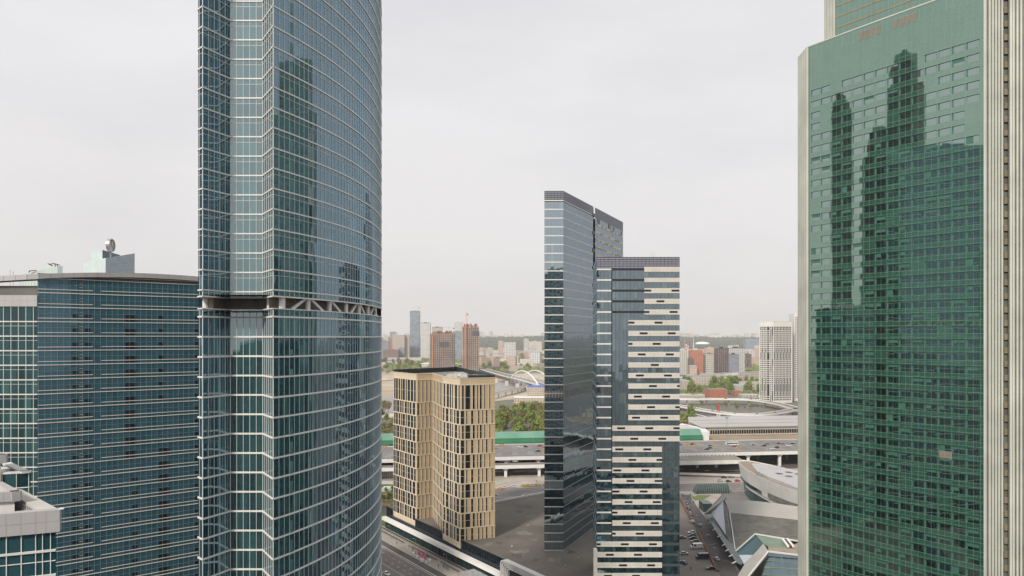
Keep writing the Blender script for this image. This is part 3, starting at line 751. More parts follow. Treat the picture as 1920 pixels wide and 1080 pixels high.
# attic: framed panels, louvres
mu = MB()
for k in range(nmod):
    u0 = 1.5+k*mw; u1 = u0+mw*.55
    for a, b_, c, d in ((u0,u1,ZG-4.4,ZG-4.34),(u0,u0+.06,ZG-4.4,ZG-.9),(u1-.06,u1,ZG-4.4,ZG-.9)): gbox(mu, a, b_, c, d, 0, .05)
mu.build('attic_frames', M['greenline'], T5)
for pa, pb, za, zb in ((1611,1653,200,202.8),(1675,1723,200,202.8)):
    ua, ub = f5g.upx(pa), f5g.upx(pb)
    for h in range(4):
        w4 = (ub-ua)/4; mb = MB()
        for s_ in range(7):
            z = ZG-3.9+s_*.4-.3; gbox(mb, ua+w4*h+.12, ua+w4*(h+1)-.12, z, z+.2, 0, .1)
        mb.build('louvre', plain('rusty_louvre_%d_%d' % (pa, h), (.30,.24,.19), .6), T5)
ua, ub = f5g.upx(1762), f5g.upx(1786); mb = MB()
for s_ in range(8): gbox(mb, ua, ub, Zt(855,212)+s_*.3-1, Zt(855,212)+s_*.3-.87, 0, .1)
mb.build('louvre', plain('rosy_louvre', (.38,.30,.26), .6), T5)
# parapet edge
mb = MB()
for k in range(NS): gbox(mb, LF*k/NS, LF*(k+1)/NS, ZG-.15, ZG+.25, -.6, .15)
mb.build('parapet_edge', M['rib'], T5)
# ribbed stone corner on the left
def ribface(P, Q, z1, n, wide=.0, name='ribbed_corner', first=None, tilt=0, rw=.5):
    f_ = Fac(P, Q); mb = MB(); f_.quad(mb, 0, f_.L, 0, z1); o = mb.build(name, M['ribd'], T5)
    st = f_.L/n
    for k in range(n):
        mb = MB(); f_.box(mb, k*st+st*(1-rw)/2, k*st+st*(1+rw)/2, 0, z1, 0, .35); mb.build('rib', M['rib'], o)
    return f_
C5 = (102.6, 258.6)
def g2(px, Y): return (X(px,Y), Y)
ribface(g2(1497, 259.5), (A5.x-.25, A5.y-.2), ZG-.0, 5, rw=.62)
mb = MB(); f_ = f5g; f_.box(mb, -.25, .25, 0, ZG+.1, -.3, .45); mb.build('corner_rib', M['rib'], T5)
# right-hand ribbed piers
P1 = B5+f5g.u*.1
f5g.box(mb := MB(), LF-.25, LF+.35, 0, 240, -.3, .6); mb.build('corner_rib', M['rib'], T5)
pR = (B5.x+.4, B5.y-.3); pS = (X(1881, 204), 204.0)
ribface(pR, pS, 240, 5, rw=.5)
q1 = (X(1882,206.5), 206.5); q2 = (X(1893,206.3), 206.3)
fr_ = Fac(q1, q2); mb = MB(); fr_.quad(mb, 0, fr_.L, 0, 240, -.2); o = mb.build('recessed_wall', M['ribd'], T5)
plain('olive_stone', (.27,.24,.17), .8, 0, .2, .3); z = 0
while z < 238: mb = MB(); fr_.box(mb, 0, fr_.L, z, z+1.7, -.2, .3); z += 3.9; mb.build('spandrel', MATS['olive_stone'], o)
pT = (X(1893,203.4), 203.4); pU = (X(1990,200), 200.0)
mb = MB(); Fac(pT, pU).box(mb, -.1, .5, 0, 240, -.5, .5); mb.build('corner_rib', M['rib'], T5)
ribface((pT[0]+.5,pT[1]), pU, 240, 13, rw=.5)
mb = MB(); Fac(pS, (pS[0]+.35, pS[1]+3)).quad(mb, 0, 3, 0, 240); mb.build('return_wall', M['ribd'], T5)
# upper volume, set back
bk = 6.5
a6 = g2(1567, 258.0); dirg = f5g.u
fu_ = Fac(a6, (a6[0]+dirg.x*52, a6[1]+dirg.y*52))
mb = MB(); fu_.quad(mb, 0, 52, ZG-4, 240); o = mb.build('upper_glass_wall', M['greeng'], T5)
mb = MB(); z = ZG-2
while z < 239: fu_.box(mb, 0, 52, z, z+.55, -.1, .12); z += 3.9
mb.build('upper_spandrels', plain('brown_green_band', (.24,.20,.13), .6), o)
mu = MB(); u = 1
while u < 52: fu_.box(mu, u-.03, u+.03, ZG-4, 240, 0, .06); u += 2
mu.build('mullions', M['greenline'], o)
ribface(g2(1546, 266), (a6[0], a6[1]), 240, 4, rw=.6)
# hidden body so the tower is solid from the side
mb = MB(); mb.prism([(A5.x+1,A5.y+1.2),(B5.x+.6,B5.y+2.5),(B5.x+1,211),(170,211),(175,262),(104.5,262)], 0, ZG-1, caps=True); mb.build('body', M['greeng'], T5)
# surroundings at the foot: white sloped ledge
# ================================================================ GREY PAIR OF TOWERS
T6 = empty('sloping_tower', (35, 360, 0), 'taller grey glass tower with a folded front and sloping side, behind the stone striped one', 'tower')
P0 = (14.9,330); P1_ = (23.5,330); P2_ = (41.6,369.5); P2b = (43.0,372.6); P3_ = (64.7,420)
Z0 = 12; 
fA = Fac(P0, P1_); fB = Fac(P1_, P2_); fC = Fac(P2b, P3_)
ztA = 177.0
mb = MB(); fA.quad(mb, 0, fA.L, Z0, ztA); wA = mb.build('glass_wall', M['iqg'], T6)
mb = MB(); fB.quad(mb, 0, fB.L, Z0, ztA, 0, 20); wB = mb.build('glass_wall', M['iqg'], T6)
mb = MB(); fC.quad(mb, 0, fC.L, Z0, ztA, 0, 80); wC = mb.build('glass_wall', M['iqg'], T6)
mb = MB(); Fac(P2_, P2b).quad(mb, 0, 3.4, Z0, ztA, -.8); mb.build('shadow_gap', M['black'], T6)
mb = MB(); mb.prism(shrink([P0,P1_,P2_,P3_,(58,432),(30,425),(20,360)],.93), ztA-7, ztA-5.5); mb.build('roof', M['concd'], T6)
mb = MB()
bk = [P3_,(58,432),(28,425),(18,350),P0]
for i in range(4): mb.face([(*bk[i],Z0),(*bk[i+1],Z0),(*bk[i+1],ztA),(*bk[i],ztA)], [(0,Z0),(30,Z0),(30,ztA),(0,ztA)])
mb.build('rear_wall', M['iqg'], T6)
for f_, w_, st in ((fA, wA, 1.43), (fB, wB, 1.45), (fC, wC, 2.1)):
    mu = MB(); u = 0
    while u < f_.L+.01: f_.box(mu, u-.03, u+.03, Z0, ztA, -.01, .05); u += f_.L/round(f_.L/st)
    mu.build('mullions', M['black'], w_)
# crown: screen of thin lines
for f_, w_ in ((fA, wA), (fB, wB), (fC, wC)):
    mb = MB(); f_.box(mb, 0, f_.L, ztA-4.9, ztA, -.05, .02); o = mb.build('crown_screen', M['crowng'], T6)
    mu = MB()
    for k in range(6): f_.box(mu, 0, f_.L, ztA-.95*k-.26, ztA-.95*k, .02, .09)
    u = 0
    while u < f_.L: f_.box(mu, u-.06, u+.06, ztA-4.9, ztA, .02, .08); u += 1.5
    mu.build('screen_rails', M['black'], o)
zb6 = [Zt(y_, 330) for y_ in [376.0+16.5*k for k in range(0, 14)]]
y_ = 376+16.5*13; 
while y_ < 1025: y_ += 16.35; zb6.append(Zt(y_, 330))
r6 = random.Random(5)
for i, z in enumerate(zb6):
    mb = MB(); fA.box(mb, 0, fA.L, z-.22, z+.22, -.02, .14)
    yy = 632+(H-z)*F/330
    lowvoid = 640 < yy < 1000
    mb.build('floor_band', M['frame'], T6)
    if not (735 < yy < 790): 
        mb = MB(); fB.box(mb, 0, fB.L, z-.19, z+.19, -.02, .10 if yy<600 else .05); mb.build('floor_band', M['frame'] if yy < 600 else M['frame_d'], T6)
    if yy < 560:
        if i == 0: continue
        mb = MB(); fC.box(mb, .3, fC.L, z-.75, z+.75, -.02, .1); o = mb.build('stone_band', M['beige'], T6); rp = random.Random(i)
        for u in [1.5+3.1*j for j in range(16)]:
            if rp.random() < .45 and u+2.6 < fC.L: mb = MB(); fC.box(mb, u, u+2.4, z-.35, z+.35, .1, .16); mb.build('brown_panel', M['brown'], T6)
# service panels: a blind storey with pale fins
zf = Zt(739, 330)
mb = MB(); fA.box(mb, .3, fA.L-.3, zf-1.5, zf+1.5, 0, .06); o = mb.build('service_storey', M['brown'], T6)
mu = MB(); u = .8
while u < fA.L-.4: fA.box(mu, u-.14, u+.14, zf-1.5, zf+1.5, .06, .2); u += 1.43
mu.build('fins', M['concl'], o)
mb = MB(); mu = MB(); u = 4
fB.box(mb, 3, fB.L-.5, zf-1.5, zf+1.5, 0, .05); o = mb.build('service_storey', M['concd'], T6)
while u < fB.L-1: fB.box(mu, u-.3, u+.3, zf-1.3, zf+1.4, .05, .2); u += 2.6
mu.build('fins', M['frame_d'], o)
# dark vents on the stone side
for px, py in ((1120,414),(1141,424),(1150,430),(1164,438)):
    u = fC.upx(px); mb = MB(); z = Zt(py, fC.pt(u,0).y); fC.box(mb, u, u+ (4 if px<1145 else 1.8), z-1.3, z+1.3, .0, .13); mb.build('vent_opening', M['dark'], T6)
for k in range(0, 12, 1):   # black stub balconies along the gap
    z = Zt(405+k*16.5, 371); mb = MB(); Fac(P2_, P2b).box(mb, -1.0, 3.2, z-.5, z+1.2, -.7, .2)
    if k % 2 == 0: mb.build('gap_balcony', M['black'], T6)

T7 = empty('striped_tower', (48, 290, 0), 'lower stone striped tower with dark louvre patches, in front of the sloping grey one', 'tower')
Y7 = 275.0
q0 = (X(1119,Y7), Y7); q1_ = (X(1274,Y7), Y7)
f7 = Fac(q0, q1_); zt7 = Zt(482, Y7)
def u7(px): return f7.upx(px)
c0, c1_, c2, c3, c4, c5_ = [u7(p) for p in (1119,1147,1178,1208,1241,1274)]
mb = MB(); f7.quad(mb, 0, f7.L, 0, zt7); w7 = mb.build('glass_wall', M['iqg2'], T7)
mu = MB()
for k in range(23):
    u = f7.L*k/22; f7.box(mu, u-.028, u+.028, 0, zt7, -.01, .05)
mu.build('mullions', M['black'], w7)
SD = (35.1, 311.5)
f7s = Fac(SD, q0); 
mb = MB(); f7s.quad(mb, 0, f7s.L, 0, zt7); ws = mb.build('side_wall', M['iqg2'], T7)
mu = MB(); z = 14
while z < zt7: f7s.box(mu, 0, f7s.L, z, z+.5, 0, .1); z += 4.03
mu.build('side_bands', M['frame_d'], ws)
mb = MB(); mb.prism(shrink([q0,q1_,(64.0,312),(35.1,311.5)],.95), zt7-7, zt7-5); mb.build('roof', M['concd'], T7)
mb = MB()
bk = [q1_,(66.5,312),(35.1,311.5)]
for i in range(2): mb.face([(*bk[i],0),(*bk[i+1],0),(*bk[i+1],zt7),(*bk[i],zt7)], [(0,0),(30,0),(30,zt7),(0,zt7)])
mb.build('rear_wall', M['iqg2'], T7)
mb = MB(); f7.box(mb, 0, f7.L, zt7-4.3, zt7, -.04, .02); o = mb.build('crown_screen', M['crowng'], T7)
mu = MB()
for k in range(6): f7.box(mu, 0, f7.L, zt7-.84*k-.22, zt7-.84*k, .02, .10)
for k in range(23): f7.box(mu, f7.L*k/22-.05, f7.L*k/22+.05, zt7-4.3, zt7, .02, .09)
mu.build('screen_rails', M['black'], o)
mb = MB(); f7.box(mb, c1_-.16, c1_+.16, 0, zt7-4.3, 0, .22); mb.build('dark_fin', M['black'], T7)
# stripes
def bandy(k): return 505+20.0*k          # centre rows of bands
lou = [(1254,534.5),(1232,554.5),(1262,574),(1216,574),(1239,594)]
k = 0; ylist = []
y_ = 505.0
while y_ < 1150:
    ylist.append(y_); y_ += 19.75 if y_ > 620 else 20.0
lv = []
step = [0, 3, 1, 4, 2]
for i, y_ in enumerate(ylist):
    z = Zt(y_, Y7); wide = y_ > 600
    # first column thin white bands
    if y_ < 1015:
        mb = MB(); f7.box(mb, 0, c1_-.18, z-.28, z+.28, -.02, .14); mb.build('floor_band', M['frame'], T7)
    if y_ < 800: a = c2 if y_ > 600 else c3
    elif y_ < 1015: a = c1_+.18
    else: a = u7(1114) if False else 0
    if 800 < y_ and y_ < 1015: a = c1_+.18
    b_ = f7.L if y_ < 840 else c4
    mb = MB(); hh = .98 if y_ > 560 else .9
    if y_ < 560: hh = .8 if i in (1,) else .95
    f7.box(mb, a, b_, z-hh, z+hh, -.02, .32); o = mb.build('stone_band', M['beige'], T7)
    mj = MB(); u = a+1.4
    while u < b_-.3: f7.box(mj, u-.015, u+.015, z-hh, z+hh, .32, .326); u += 1.43
    f7.box(mj, a, b_, z-.02, z+.02, .32, .325); mj.build('joints', M['conc'], o)
    if y_ < 800:
        mb = MB(); f7.box(mb, c1_+.18, a-.01, z-.42, z+.42, -.02, .06); mb.build('dark_band', M['black'] if y_ < 600 else M['frame_d'], T7) if a-.01 > c1_+.5 and y_ < 600 else None
    if y_ > 840: mb = MB(); f7.box(mb, c4, f7.L, z-.5, z+.5, -.02, .05); mb.build('dark_band', plain('slate_band_%d' % i, (.06,.075,.08), .5), T7)
    # louvres
    per = 7.15*1.5
    off = (i*(7.15*.7)) % per
    u = off-3
    while u < b_:
        if u > a-2 and u < b_-.3 and i > 1:
            ua, ub = max(u, a), min(u+3.0, b_)
            if ub-ua > .8: lv.append((ua, ub, z))
        u += per
many('louvre_patch', [lambda mb, a=a, b_=b_, z=z: f7.box(mb, a, b_, z-.38, z+.38, .32, .345) for a, b_, z in lv], M['dark'], T7)
# lower foot, one step wider at the left
mb = MB(); f7.box(mb, u7(1113.5), u7(1120)+.0, 0, Zt(1030, Y7), -2.0, .08); mb.build('foot', M['beige'], T7)
for px in (1125,1132,1146,1158,1172,1189,1221,1222.5,1226,1270):
    mb = MB(); x = X(px, 285); h = 4 if px in (1221, 1226) else 1.6; mb.tube((x,285,zt7-6),(x,285,zt7+h-1.2), .06, n=5); mb.build('roof_aerial', M['frame_d'], T7)
# small lettering glimpsed on the low windows
def text(name, s, f_, u, z, size, mat, parent, d=.06):
    cu = bpy.data.curves.new(name, 'FONT'); cu.body = s; cu.size = size; cu.extrude = .01; ob = bpy.data.objects.new(name+'_src', cu); col.objects.link(ob)
    dg = bpy.context.evaluated_depsgraph_get(); me = bpy.data.meshes.new_from_object(ob.evaluated_get(dg)); bpy.data.objects.remove(ob)
    me.materials.clear(); me.materials.append(mat)
    p = f_.pt(u, z, d); rot = Matrix((( f_.u.x, 0, f_.n.x), (f_.u.y, 0, f_.n.y), (0, 1, 0))).to_4x4()
    me.transform(Matrix.Translation(p-Vector(parent.location)) @ rot); o = bpy.data.objects.new(name, me); col.objects.link(o); o.parent = parent; return o
M['cyan'] = plain('cyan_lettering', (.10,.42,.52), .5)
text('window_lettering', 'BE', f7, .2, Zt(1011,Y7), 1.5, M['cyan'], T7); text('window_lettering', 'SKY', f7, 1.0, Zt(1017,Y7), 1.3, M['cyan'], T7)
text('window_lettering', '· · — · – · ·', f7, .1, Zt(1030,Y7), .9, M['cyan'], T7)

# ================================================================ SAND-COLOURED HOTEL
T8 = empty('folded_hotel', (-30, 380, 0), 'sand coloured hotel block with a folded facade and narrow vertical windows', 'hotel')
HP = [(-67.4,409.6), (-51.2,386.3), (-43.3,392.0), (-34.9,362.7), (-24.9,346.0), (-8.3,352.0)]
zt8 = 90.3; DZ = 12.0
ZH0 = 8.3
segs = [Fac(HP[i], HP[i+1]) for i in range(5)]
kinds = ['A','B','C1','C2','Dd']
rowh = 7.1
lines = [zt8-3.3-12.2] + [zt8-3.3-12.2-rowh*k for k in range(1, 10)]
lines = [z for z in lines if z > 10.5]
bands = [zt8-3.3]+lines
r8 = random.Random(11)
pats = {'A': [(1.2,2.6),(3.6,5.6),(7.0,8.6),(10.0,11.0),(12.0,14.4),(15.8,16.8),(18.2,20.6),(22.0,24.4),(25.8,27.4)],
        'B': [(1.0,1.7),(3.4,4.0),(5.8,6.4),(8.2,8.7)],
        'C1': [(2.0,3.6),(6,8.2),(10.5,12.4),(14.5,16.8),(19,21),(23.5,26),(27.5,29.3)],
        'C2': [(1.4,3.0),(5.0,7.2),(8.4,9.6),(11.0,11.8),(14.0,16.3),(18,19)],
        'Dd': [(.9,1.7),(2.6,4.9),(6.3,7.2),(8.4,8.8),(9.9,10.7),(12.1,12.4),(14.7,15.0)]}
pats2 = {'A': [(.4,1.8),(2.8,4.0),(5.0,7.4),(8.8,10.4),(11.6,12.8),(14.6,16.8),(18,19.2),(20.6,22.4),(24.2,26.8)],
        'B': [(.3,1.5),(2.6,3.1),(4.9,5.5),(7.4,7.9)],
        'C1': [(1,2.6),(5,7),(9,11),(13.5,15.4),(18,20.4),(22.5,24.4),(26.5,28.4)],
        'C2': [(.6,2.0),(4.0,6.6),(8.8,9.8),(10.6,11.2),(13.2,14.4),(15.8,18.4)],
        'Dd': [(.3,1.9),(3.0,3.4),(5.5,6.4),(9.0,9.5),(11.0,11.3),(13.0,13.6),(15.9,16.3)]}
wlist = []
GROW = {'A':.28,'C2':.22,'C1':.3,'B':.0,'Dd':.08}
for f_, kd in zip(segs, kinds):
    zb = ZH0 if kd in ('C2','A') else DZ
    mb = MB(); f_.box(mb, 0, f_.L, zb, zt8, -.5, 0); wo = mb.build('wall', M['nov'] if kd not in ('A','C2') else M['novl'], T8)  # left-front facets get the paler sand: sunlight put into the wall colour
    mu = MB()
    for i, z in enumerate(bands):
        f_.box(mu, -.05, f_.L+.05, z-.2, z+.2, 0, .22)
    for z in (zt8-.35,): f_.box(mu, -.1, f_.L+.1, z, zt8+.02, -.02, .2)
    mu.build('ledges', M['novl'], wo)
    mj = MB()
    z = zt8-1.8
    while z > zb: f_.box(mj, 0, f_.L, z-.02, z+.02, 0, .012); z -= 1.75
    u = .6
    while u < f_.L: f_.box(mj, u-.015, u+.015, zb, zt8, 0, .011); u += 1.2
    mj.build('joints', plain('sand_joint_'+kd, (.36,.27,.16), .8), wo)
    for i, zt_ in enumerate(bands):
        zb_ = bands[i+1] if i+1 < len(bands) else zb+.3
        if zt_-zb_ < 3: continue
        pt = pats[kd] if i % 2 == 0 else pats2[kd]
        for a, b_ in pt:
            if kd == 'A' : pass
            if b_ < f_.L-.15: wlist.append((f_, a-GROW[kd], b_+GROW[kd], zb_+.34, zt_-.34, f_.pt(a,0).y))
    if kd in ('A','C2'):    # bright piers between windows
        pass
wlist.sort(key=lambda a: a[5])
many('window', [lambda mb, a=a: (a[0].quad(mb, a[1], a[2], a[3], a[4], .02, a[5]*3)) for a in wlist], M['novg'], T8)
mj = MB()
for a in wlist:
    f_ = a[0]; zz = (a[3]+a[4])/2
    f_.box(mj, a[1], a[2], zz-.06, zz+.06, .02, .05)
    f_.box(mj, a[1]-.12, a[1], a[3], a[4], 0, .16)
    f_.box(mj, a[2], a[2]+.12, a[3], a[4], 0, .16)
o = mj.build('window_trim', M['novl'], T8); o['kind'] = 'stuff'
# roof with dark upstands and plant
RB = (-34, 447)
poly = HP+[RB]
mb = MB(); mb.prism([(-66.4,409.4),(-51.2,387.2),(-43,393),(-34.3,363.2),(-24.6,347),(-9,352.8),(-34.3,445.5)], zt8-3, zt8-1.5); mb.build('roof', plain('roof_gravel', (.20,.20,.19), .9, 0, .35, .5), T8)
for a, b_ in ((HP[5], RB), (RB, HP[0])):
    f_ = Fac(a, b_); mb = MB(); f_.box(mb, 0, f_.L, DZ, zt8-.5, -.5, 0); mb.build('wall', M['nov'], T8)
    mb = MB(); f_.box(mb, 0, f_.L, zt8-1.4, zt8+1.3, -.7, -.1); mb.build('dark_upstand', M['black'], T8)
mb = MB(); a = Fac(HP[3], HP[5]); mb.box(-22, -11, 361, 367, zt8-1.5, zt8+.6); mb.build('plant_box', M['black'], T8)
for px, py, Y in ((846,702,380),(852,703,376),(891,705,372),(897,706,368),(843,704,372)):
    mb = MB(); x = X(px,Y); z = zt8-1.5
    mb.box(x-1.6, x+1.6, Y-1, Y+1, z, z+1.6); mb.tube((x-.7,Y,z+1.6),(x-.7,Y,z+2.0), .5, n=10); mb.tube((x+.7,Y,z+1.6),(x+.7,Y,z+2.0), .5, n=10); mb.build('fan_unit', M['concl'], T8)
# ---------------------------------------------------------------- podium
T9 = empty('podium', (0, 360, 0), 'low podium with dark glass edge, white street canopy and broad brown roof', 'podium building')
poly = [S(-84,-1.6), S(112,-1.6), Vector((50,300,0)), Vector((74,430,0)), Vector((60,484,0)), G(1020,925,DZ), G(930,942,DZ), Vector((-52,426,0))]
pp = [(p[0],p[1]) for p in poly]
mb = MB(); mb.prism(pp, .2, DZ-.3); mb.build('body', M['concd'], T9)
mb = MB(); mb.face([(*p, DZ) for p in pp]); o = mb.build('roof', M['deckroof'], T9)
if o.data.polygons[0].normal.z < 0: o.data.flip_normals()
a, b_ = G(925,943,DZ), G(1025,924,DZ); mb = MB(); mb.bar((a.x,a.y,DZ+.4),(b_.x,b_.y,DZ+.4), .8, 1.2); mb.build('white_parapet', M['whitebr'], T9)
wf = Fac((S(-84,0).x,S(-84,0).y), (S(112,0).x,S(112,0).y))
U = lambda s: s+84
for sa, sb, za in ((-84,-77.6,DZ+.7),(-77.6,-47.9,8.2),(-47.9,-19.9,DZ+.7),(-19.9,.3,8.2),(.3,112,DZ+.7)):
    mb = MB(); wf.quad(mb, U(sa), U(sb), 6.9, za, -.45); o = mb.build('dark_glass_edge', M['podg'], T9)
    mu = MB(); u = U(sa)+.1
    while u < U(sb): wf.box(mu, u-.05, u+.05, 6.9, za, -.45, -.32); u += 1.4
    mu.build('fins', M['black'], o)
    if za > 9: mb = MB(); wf.box(mb, U(sa), U(sb), DZ+.3, DZ+.9, -.95, -.45); wf.box(mb, U(sa), U(sb), DZ-.5, DZ+.02, -1.7, -.95); mb.build('edge_cap', M['concd'], T9)
mb = MB(); wf.box(mb, 0, U(40), 5.2, 6.9, .0, 2.6); mb.build('street_canopy', M['whitebr'], T9)
mb = MB(); wf.quad(mb, 0, U(60), .1, 5.2, .1); o = mb.build('shop_glass', M['podg2'], T9)
mu = MB(); u = 0
while u < U(60): wf.box(mu, u-.06, u+.06, .1, 5.2, .1, .25); u += 1.6
mu.build('mullions', M['black'], o)
for s in (-62,-42,-24,-6):
    mb = MB(); wf.box(mb, U(s), U(s)+3.5, .1, 4.2, .12, .3); mb.build('doorway', M['black'], T9)
# rounded white portal with stepped rims
for k in range(5):
    mb = MB(); s0 = 38.4+k*.75; z1 = DZ+1.6-k*.75; d = 2.6-k*.35; r = 2.2
    pts_o = []; wdt = .55
    def prof(off):
        q = [(s0+off, 0)]
        for j in range(7):
            an = math.pi-j*math.pi/12; q.append((s0+r+math.cos(an)*(r-off), z1-r+math.sin(an)*(r-off)))
        q.append((112, z1-off)); return q
    o1, o2 = prof(0), prof(.62)
    for j in range(len(o1)-1):
        a0, a1, b0, b1 = o1[j], o1[j+1], o2[j], o2[j+1]
        P_ = lambda q, dd: wf.pt(U(q[0]), q[1], dd)
        mb.hexa([P_(a0,0),P_(a1,0),P_(b1,0),P_(b0,0),P_(a0,d),P_(a1,d),P_(b1,d),P_(b0,d)])
    mb.build('portal_rim', M['white'], T9)
mb = MB(); wf.box(mb, U(43.5), U(112), 0, 9.0, .05, .5); mb.build('portal_glass', M['podg'], T9)
# repair patches on the membrane
M['patch'] = plain('pale_patch', (.21,.195,.17), .8, 0, .25, .3, c2=(.27,.25,.22)); M['patchd'] = plain('dark_patch', (.11,.10,.09), .8, 0, .25, .3)
for i, (px, py, w_) in enumerate([(985,950,5),(997,968,4),(975,960,3),(985,1000,5),(950,1008,2.5),(975,1035,6),(968,1042,4),(1000,1012,3),(935,1018,3),(1040,1052,5),(1070,1035,3),(915,1020,3),(1005,1050,2),(958,985,2)]):
    p = G(px, py, DZ); mb = MB(); n_ = 9; rr = [w_*random.uniform(.35,1) for _ in range(n_)]
    mb.face([(p.x+rr[j]*math.cos(2*math.pi*j/n_), p.y+rr[j]*1.2*math.sin(2*math.pi*j/n_), DZ+.012+.003*i) for j in range(n_)])
    mb.build('roof_patch', M['patch' if i % 2 else 'patchd'], T9)

# more roof plant on the hotel
rq = random.Random(31)
for i in range(12):
    x = rq.uniform(-32,-14); y = rq.uniform(372,420)
    if x > -10-(y-352)*.26: continue
    mb = MB(); w_ = rq.uniform(.8,2.2); mb.box(x-w_, x+w_, y-w_*.7, y+w_*.7, zt8-1.5, zt8-1.5+rq.uniform(.8,1.8)); mb.build('plant_unit', M[rq.choice(('concl','frame_d','white'))], T8)
# drains and seams set in the podium roof
mu = MB()
for k in range(9):
    a = S(8+k*12, -2.5, DZ+.02); b_ = S(8+k*12, -2.5-34, DZ+.02)
    mu.bar((a.x,a.y,DZ+.015),(b_.x,b_.y,DZ+.015), .12, .02)
mu.build('roof_seams', M['patchd'], T9)
for i, (px, py) in enumerate(((960,1025),(990,985),(1008,960),(1060,1062),(940,965),(1085,1048))):
    p = G(px, py, DZ); mb = MB(); mb.tube((p.x,p.y,DZ),(p.x,p.y,DZ+.6), .35, n=8); mb.build('roof_vent', M['concl'], T9)
# ================================================================ ELEVATED HIGHWAY
HZ = 12.0; SL = .12
def hy(x, o): return o+SL*x
def beam(mb, x0, x1, y0, y1, z0, z1):
    mb.hexa([(x0,hy(x0,y0),z0),(x1,hy(x1,y0),z0),(x1,hy(x1,y1),z0),(x0,hy(x0,y1),z0),(x0,hy(x0,y0),z1),(x1,hy(x1,y0),z1),(x1,hy(x1,y1),z1),(x0,hy(x0,y1),z1)])
T10 = empty('elevated_highway', (0, 620, 0), 'wide elevated multi lane highway on white hammerhead piers', 'highway')
x0, x1 = -260, 420
mb = MB(); beam(mb, x0, x1, 584, 661, HZ-1.6, HZ); mb.build('deck', M['concl'], T10)
mb = MB(); beam(mb, x0, x1, 586, 655, HZ, HZ+.04); mb.build('road_surface', M['asphb'], T10)
mb = MB(); beam(mb, x0, x1, 583.2, 584, HZ-1.7, HZ+1.0); mb.build('near_parapet', M['white'], T10)
for o_ in (594, 619.5, 622, 655):
    mb = MB(); beam(mb, x0, x1, o_, o_+.35, HZ+.04, HZ+.9); mb.build('guard_rail', M['frame_d' if o_ != 655 else 'concl'], T10)
mk = MB()
for o_ in (600, 604, 608, 612, 630, 634.5, 639, 643.5):
    x = x0
    while x < x1: beam(mk, x, x+5, o_, o_+.22, HZ+.045, HZ+.06); x += 13
for o_ in (596.5, 616.5, 626, 650): beam(mk, x0, x1, o_, o_+.2, HZ+.045, HZ+.06)
mk.build('lane_marking', M['paint'], T10)
# far side strip with rail tracks
mb = MB(); beam(mb, x0, x1, 661.2, 700, .1, HZ-.6); mb.build('rail_embankment', M['soil'], T10)
mk = MB()
for o_ in (666, 668, 673, 675, 681, 683): beam(mk, 60, x1, o_, o_+.3, HZ-.6, HZ-.35)
mk.build('rails', M['brown'], T10)
# lower ramp deck (front)
mb = MB(); beam(mb, x0, 118, 565, 580, 7.2, 8.6); mb.build('ramp_deck', M['conc'], T10)
mb = MB(); beam(mb, x0, 118, 564.2, 565, 6.9, 9.5); mb.build('ramp_parapet', M['white'], T10)
mb = MB(); beam(mb, x0, 118, 566, 579, 8.6, 8.64); mb.build('ramp_surface', M['asphb'], T10)
for i, x in enumerate([-226, -199, -160, -133, -106,-79,-52,-26.5,-5,21.5,48,74.5,101]):
    y = hy(x, 566.5)
    mb = MB(); mb.box(x-1.1, x+1.1, y, y+2.6, 0, 6.0); mb.hexa([(x-1.1,y,5.2),(x+1.1,y,5.2),(x+1.1,y+2.6,5.2),(x-1.1,y+2.6,5.2),(x-3,y-.4,6.9),(x+3,y-.4,6.9),(x+3,y+5,6.9),(x-3,y+5,6.9)]); mb.build('pier', M['white'], T10)
for i, x in enumerate([-5,21.5,127,155.8,172,200,228,256]):
    y = hy(x, 585.5); mb = MB(); mb.box(x-1.1, x+1.1, y, y+2.4, 0, 9.2)
    mb.hexa([(x-1.2,y-.1,8.2),(x+1.2,y-.1,8.2),(x+1.2,y+2.4,8.2),(x-1.2,y+2.4,8.2),(x-3,y-.6,10.4),(x+3,y-.6,10.4),(x+3,y+3,10.4),(x-3,y+3,10.4)]); mb.build('pier', M['white'], T10)
for i, x in enumerate(range(-240, 400, 27)):
    for o_ in (615, 648):
        y = hy(x, o_); mb = MB(); mb.box(x-1.2, x+1.2, y, y+2.2, 0, 10.4); mb.build('pier', M['concd'], T10)
mb = MB(); beam(mb, x0, x1, 632, 633, .1, 10.2); mb.build('rear_wall', M['podg'], T10)  # near-black glass standing in for the deep shade under the deck
# second carriageway edge at right (slightly lower, nearer)
mb = MB(); beam(mb, 115, 187, 556, 583, 8.6, 10.6); mb.build('slip_deck', M['concl'], T10)
mb = MB(); beam(mb, 115, 187, 557, 582.6, 10.6, 10.64); mb.build('slip_surface', plain('pale_slip', (.24,.215,.18), .9, 0, .15, .1), T10)
mb = MB(); beam(mb, 115, 187, 555.4, 556, 8.4, 11.4); mb.build('slip_parapet', M['white'], T10)
mb = MB(); x = 115
while x < 186: beam(mb, x, x+1.6, 581.5, 582.2, 10.64, 11.5); x += 3.2
mb.build('slip_barrier', M['frame_d'], T10)
# street-level road under the right part, curving wall
sheet('lower_road', gp((1270,880),(1400,884),(1400,894),(1270,893)), M['asph'], .10)
mb = MB(); a, b_ = G(1270,893), G(1398,897); mb.bar((a.x,a.y,2.2),(b_.x,b_.y,2.2), 1, 1.6); tag(mb.build('retaining_wall', M['concl'], None, (a.x,a.y,0)), 'pale low wall beside the lower road beneath the highway at right', 'wall')
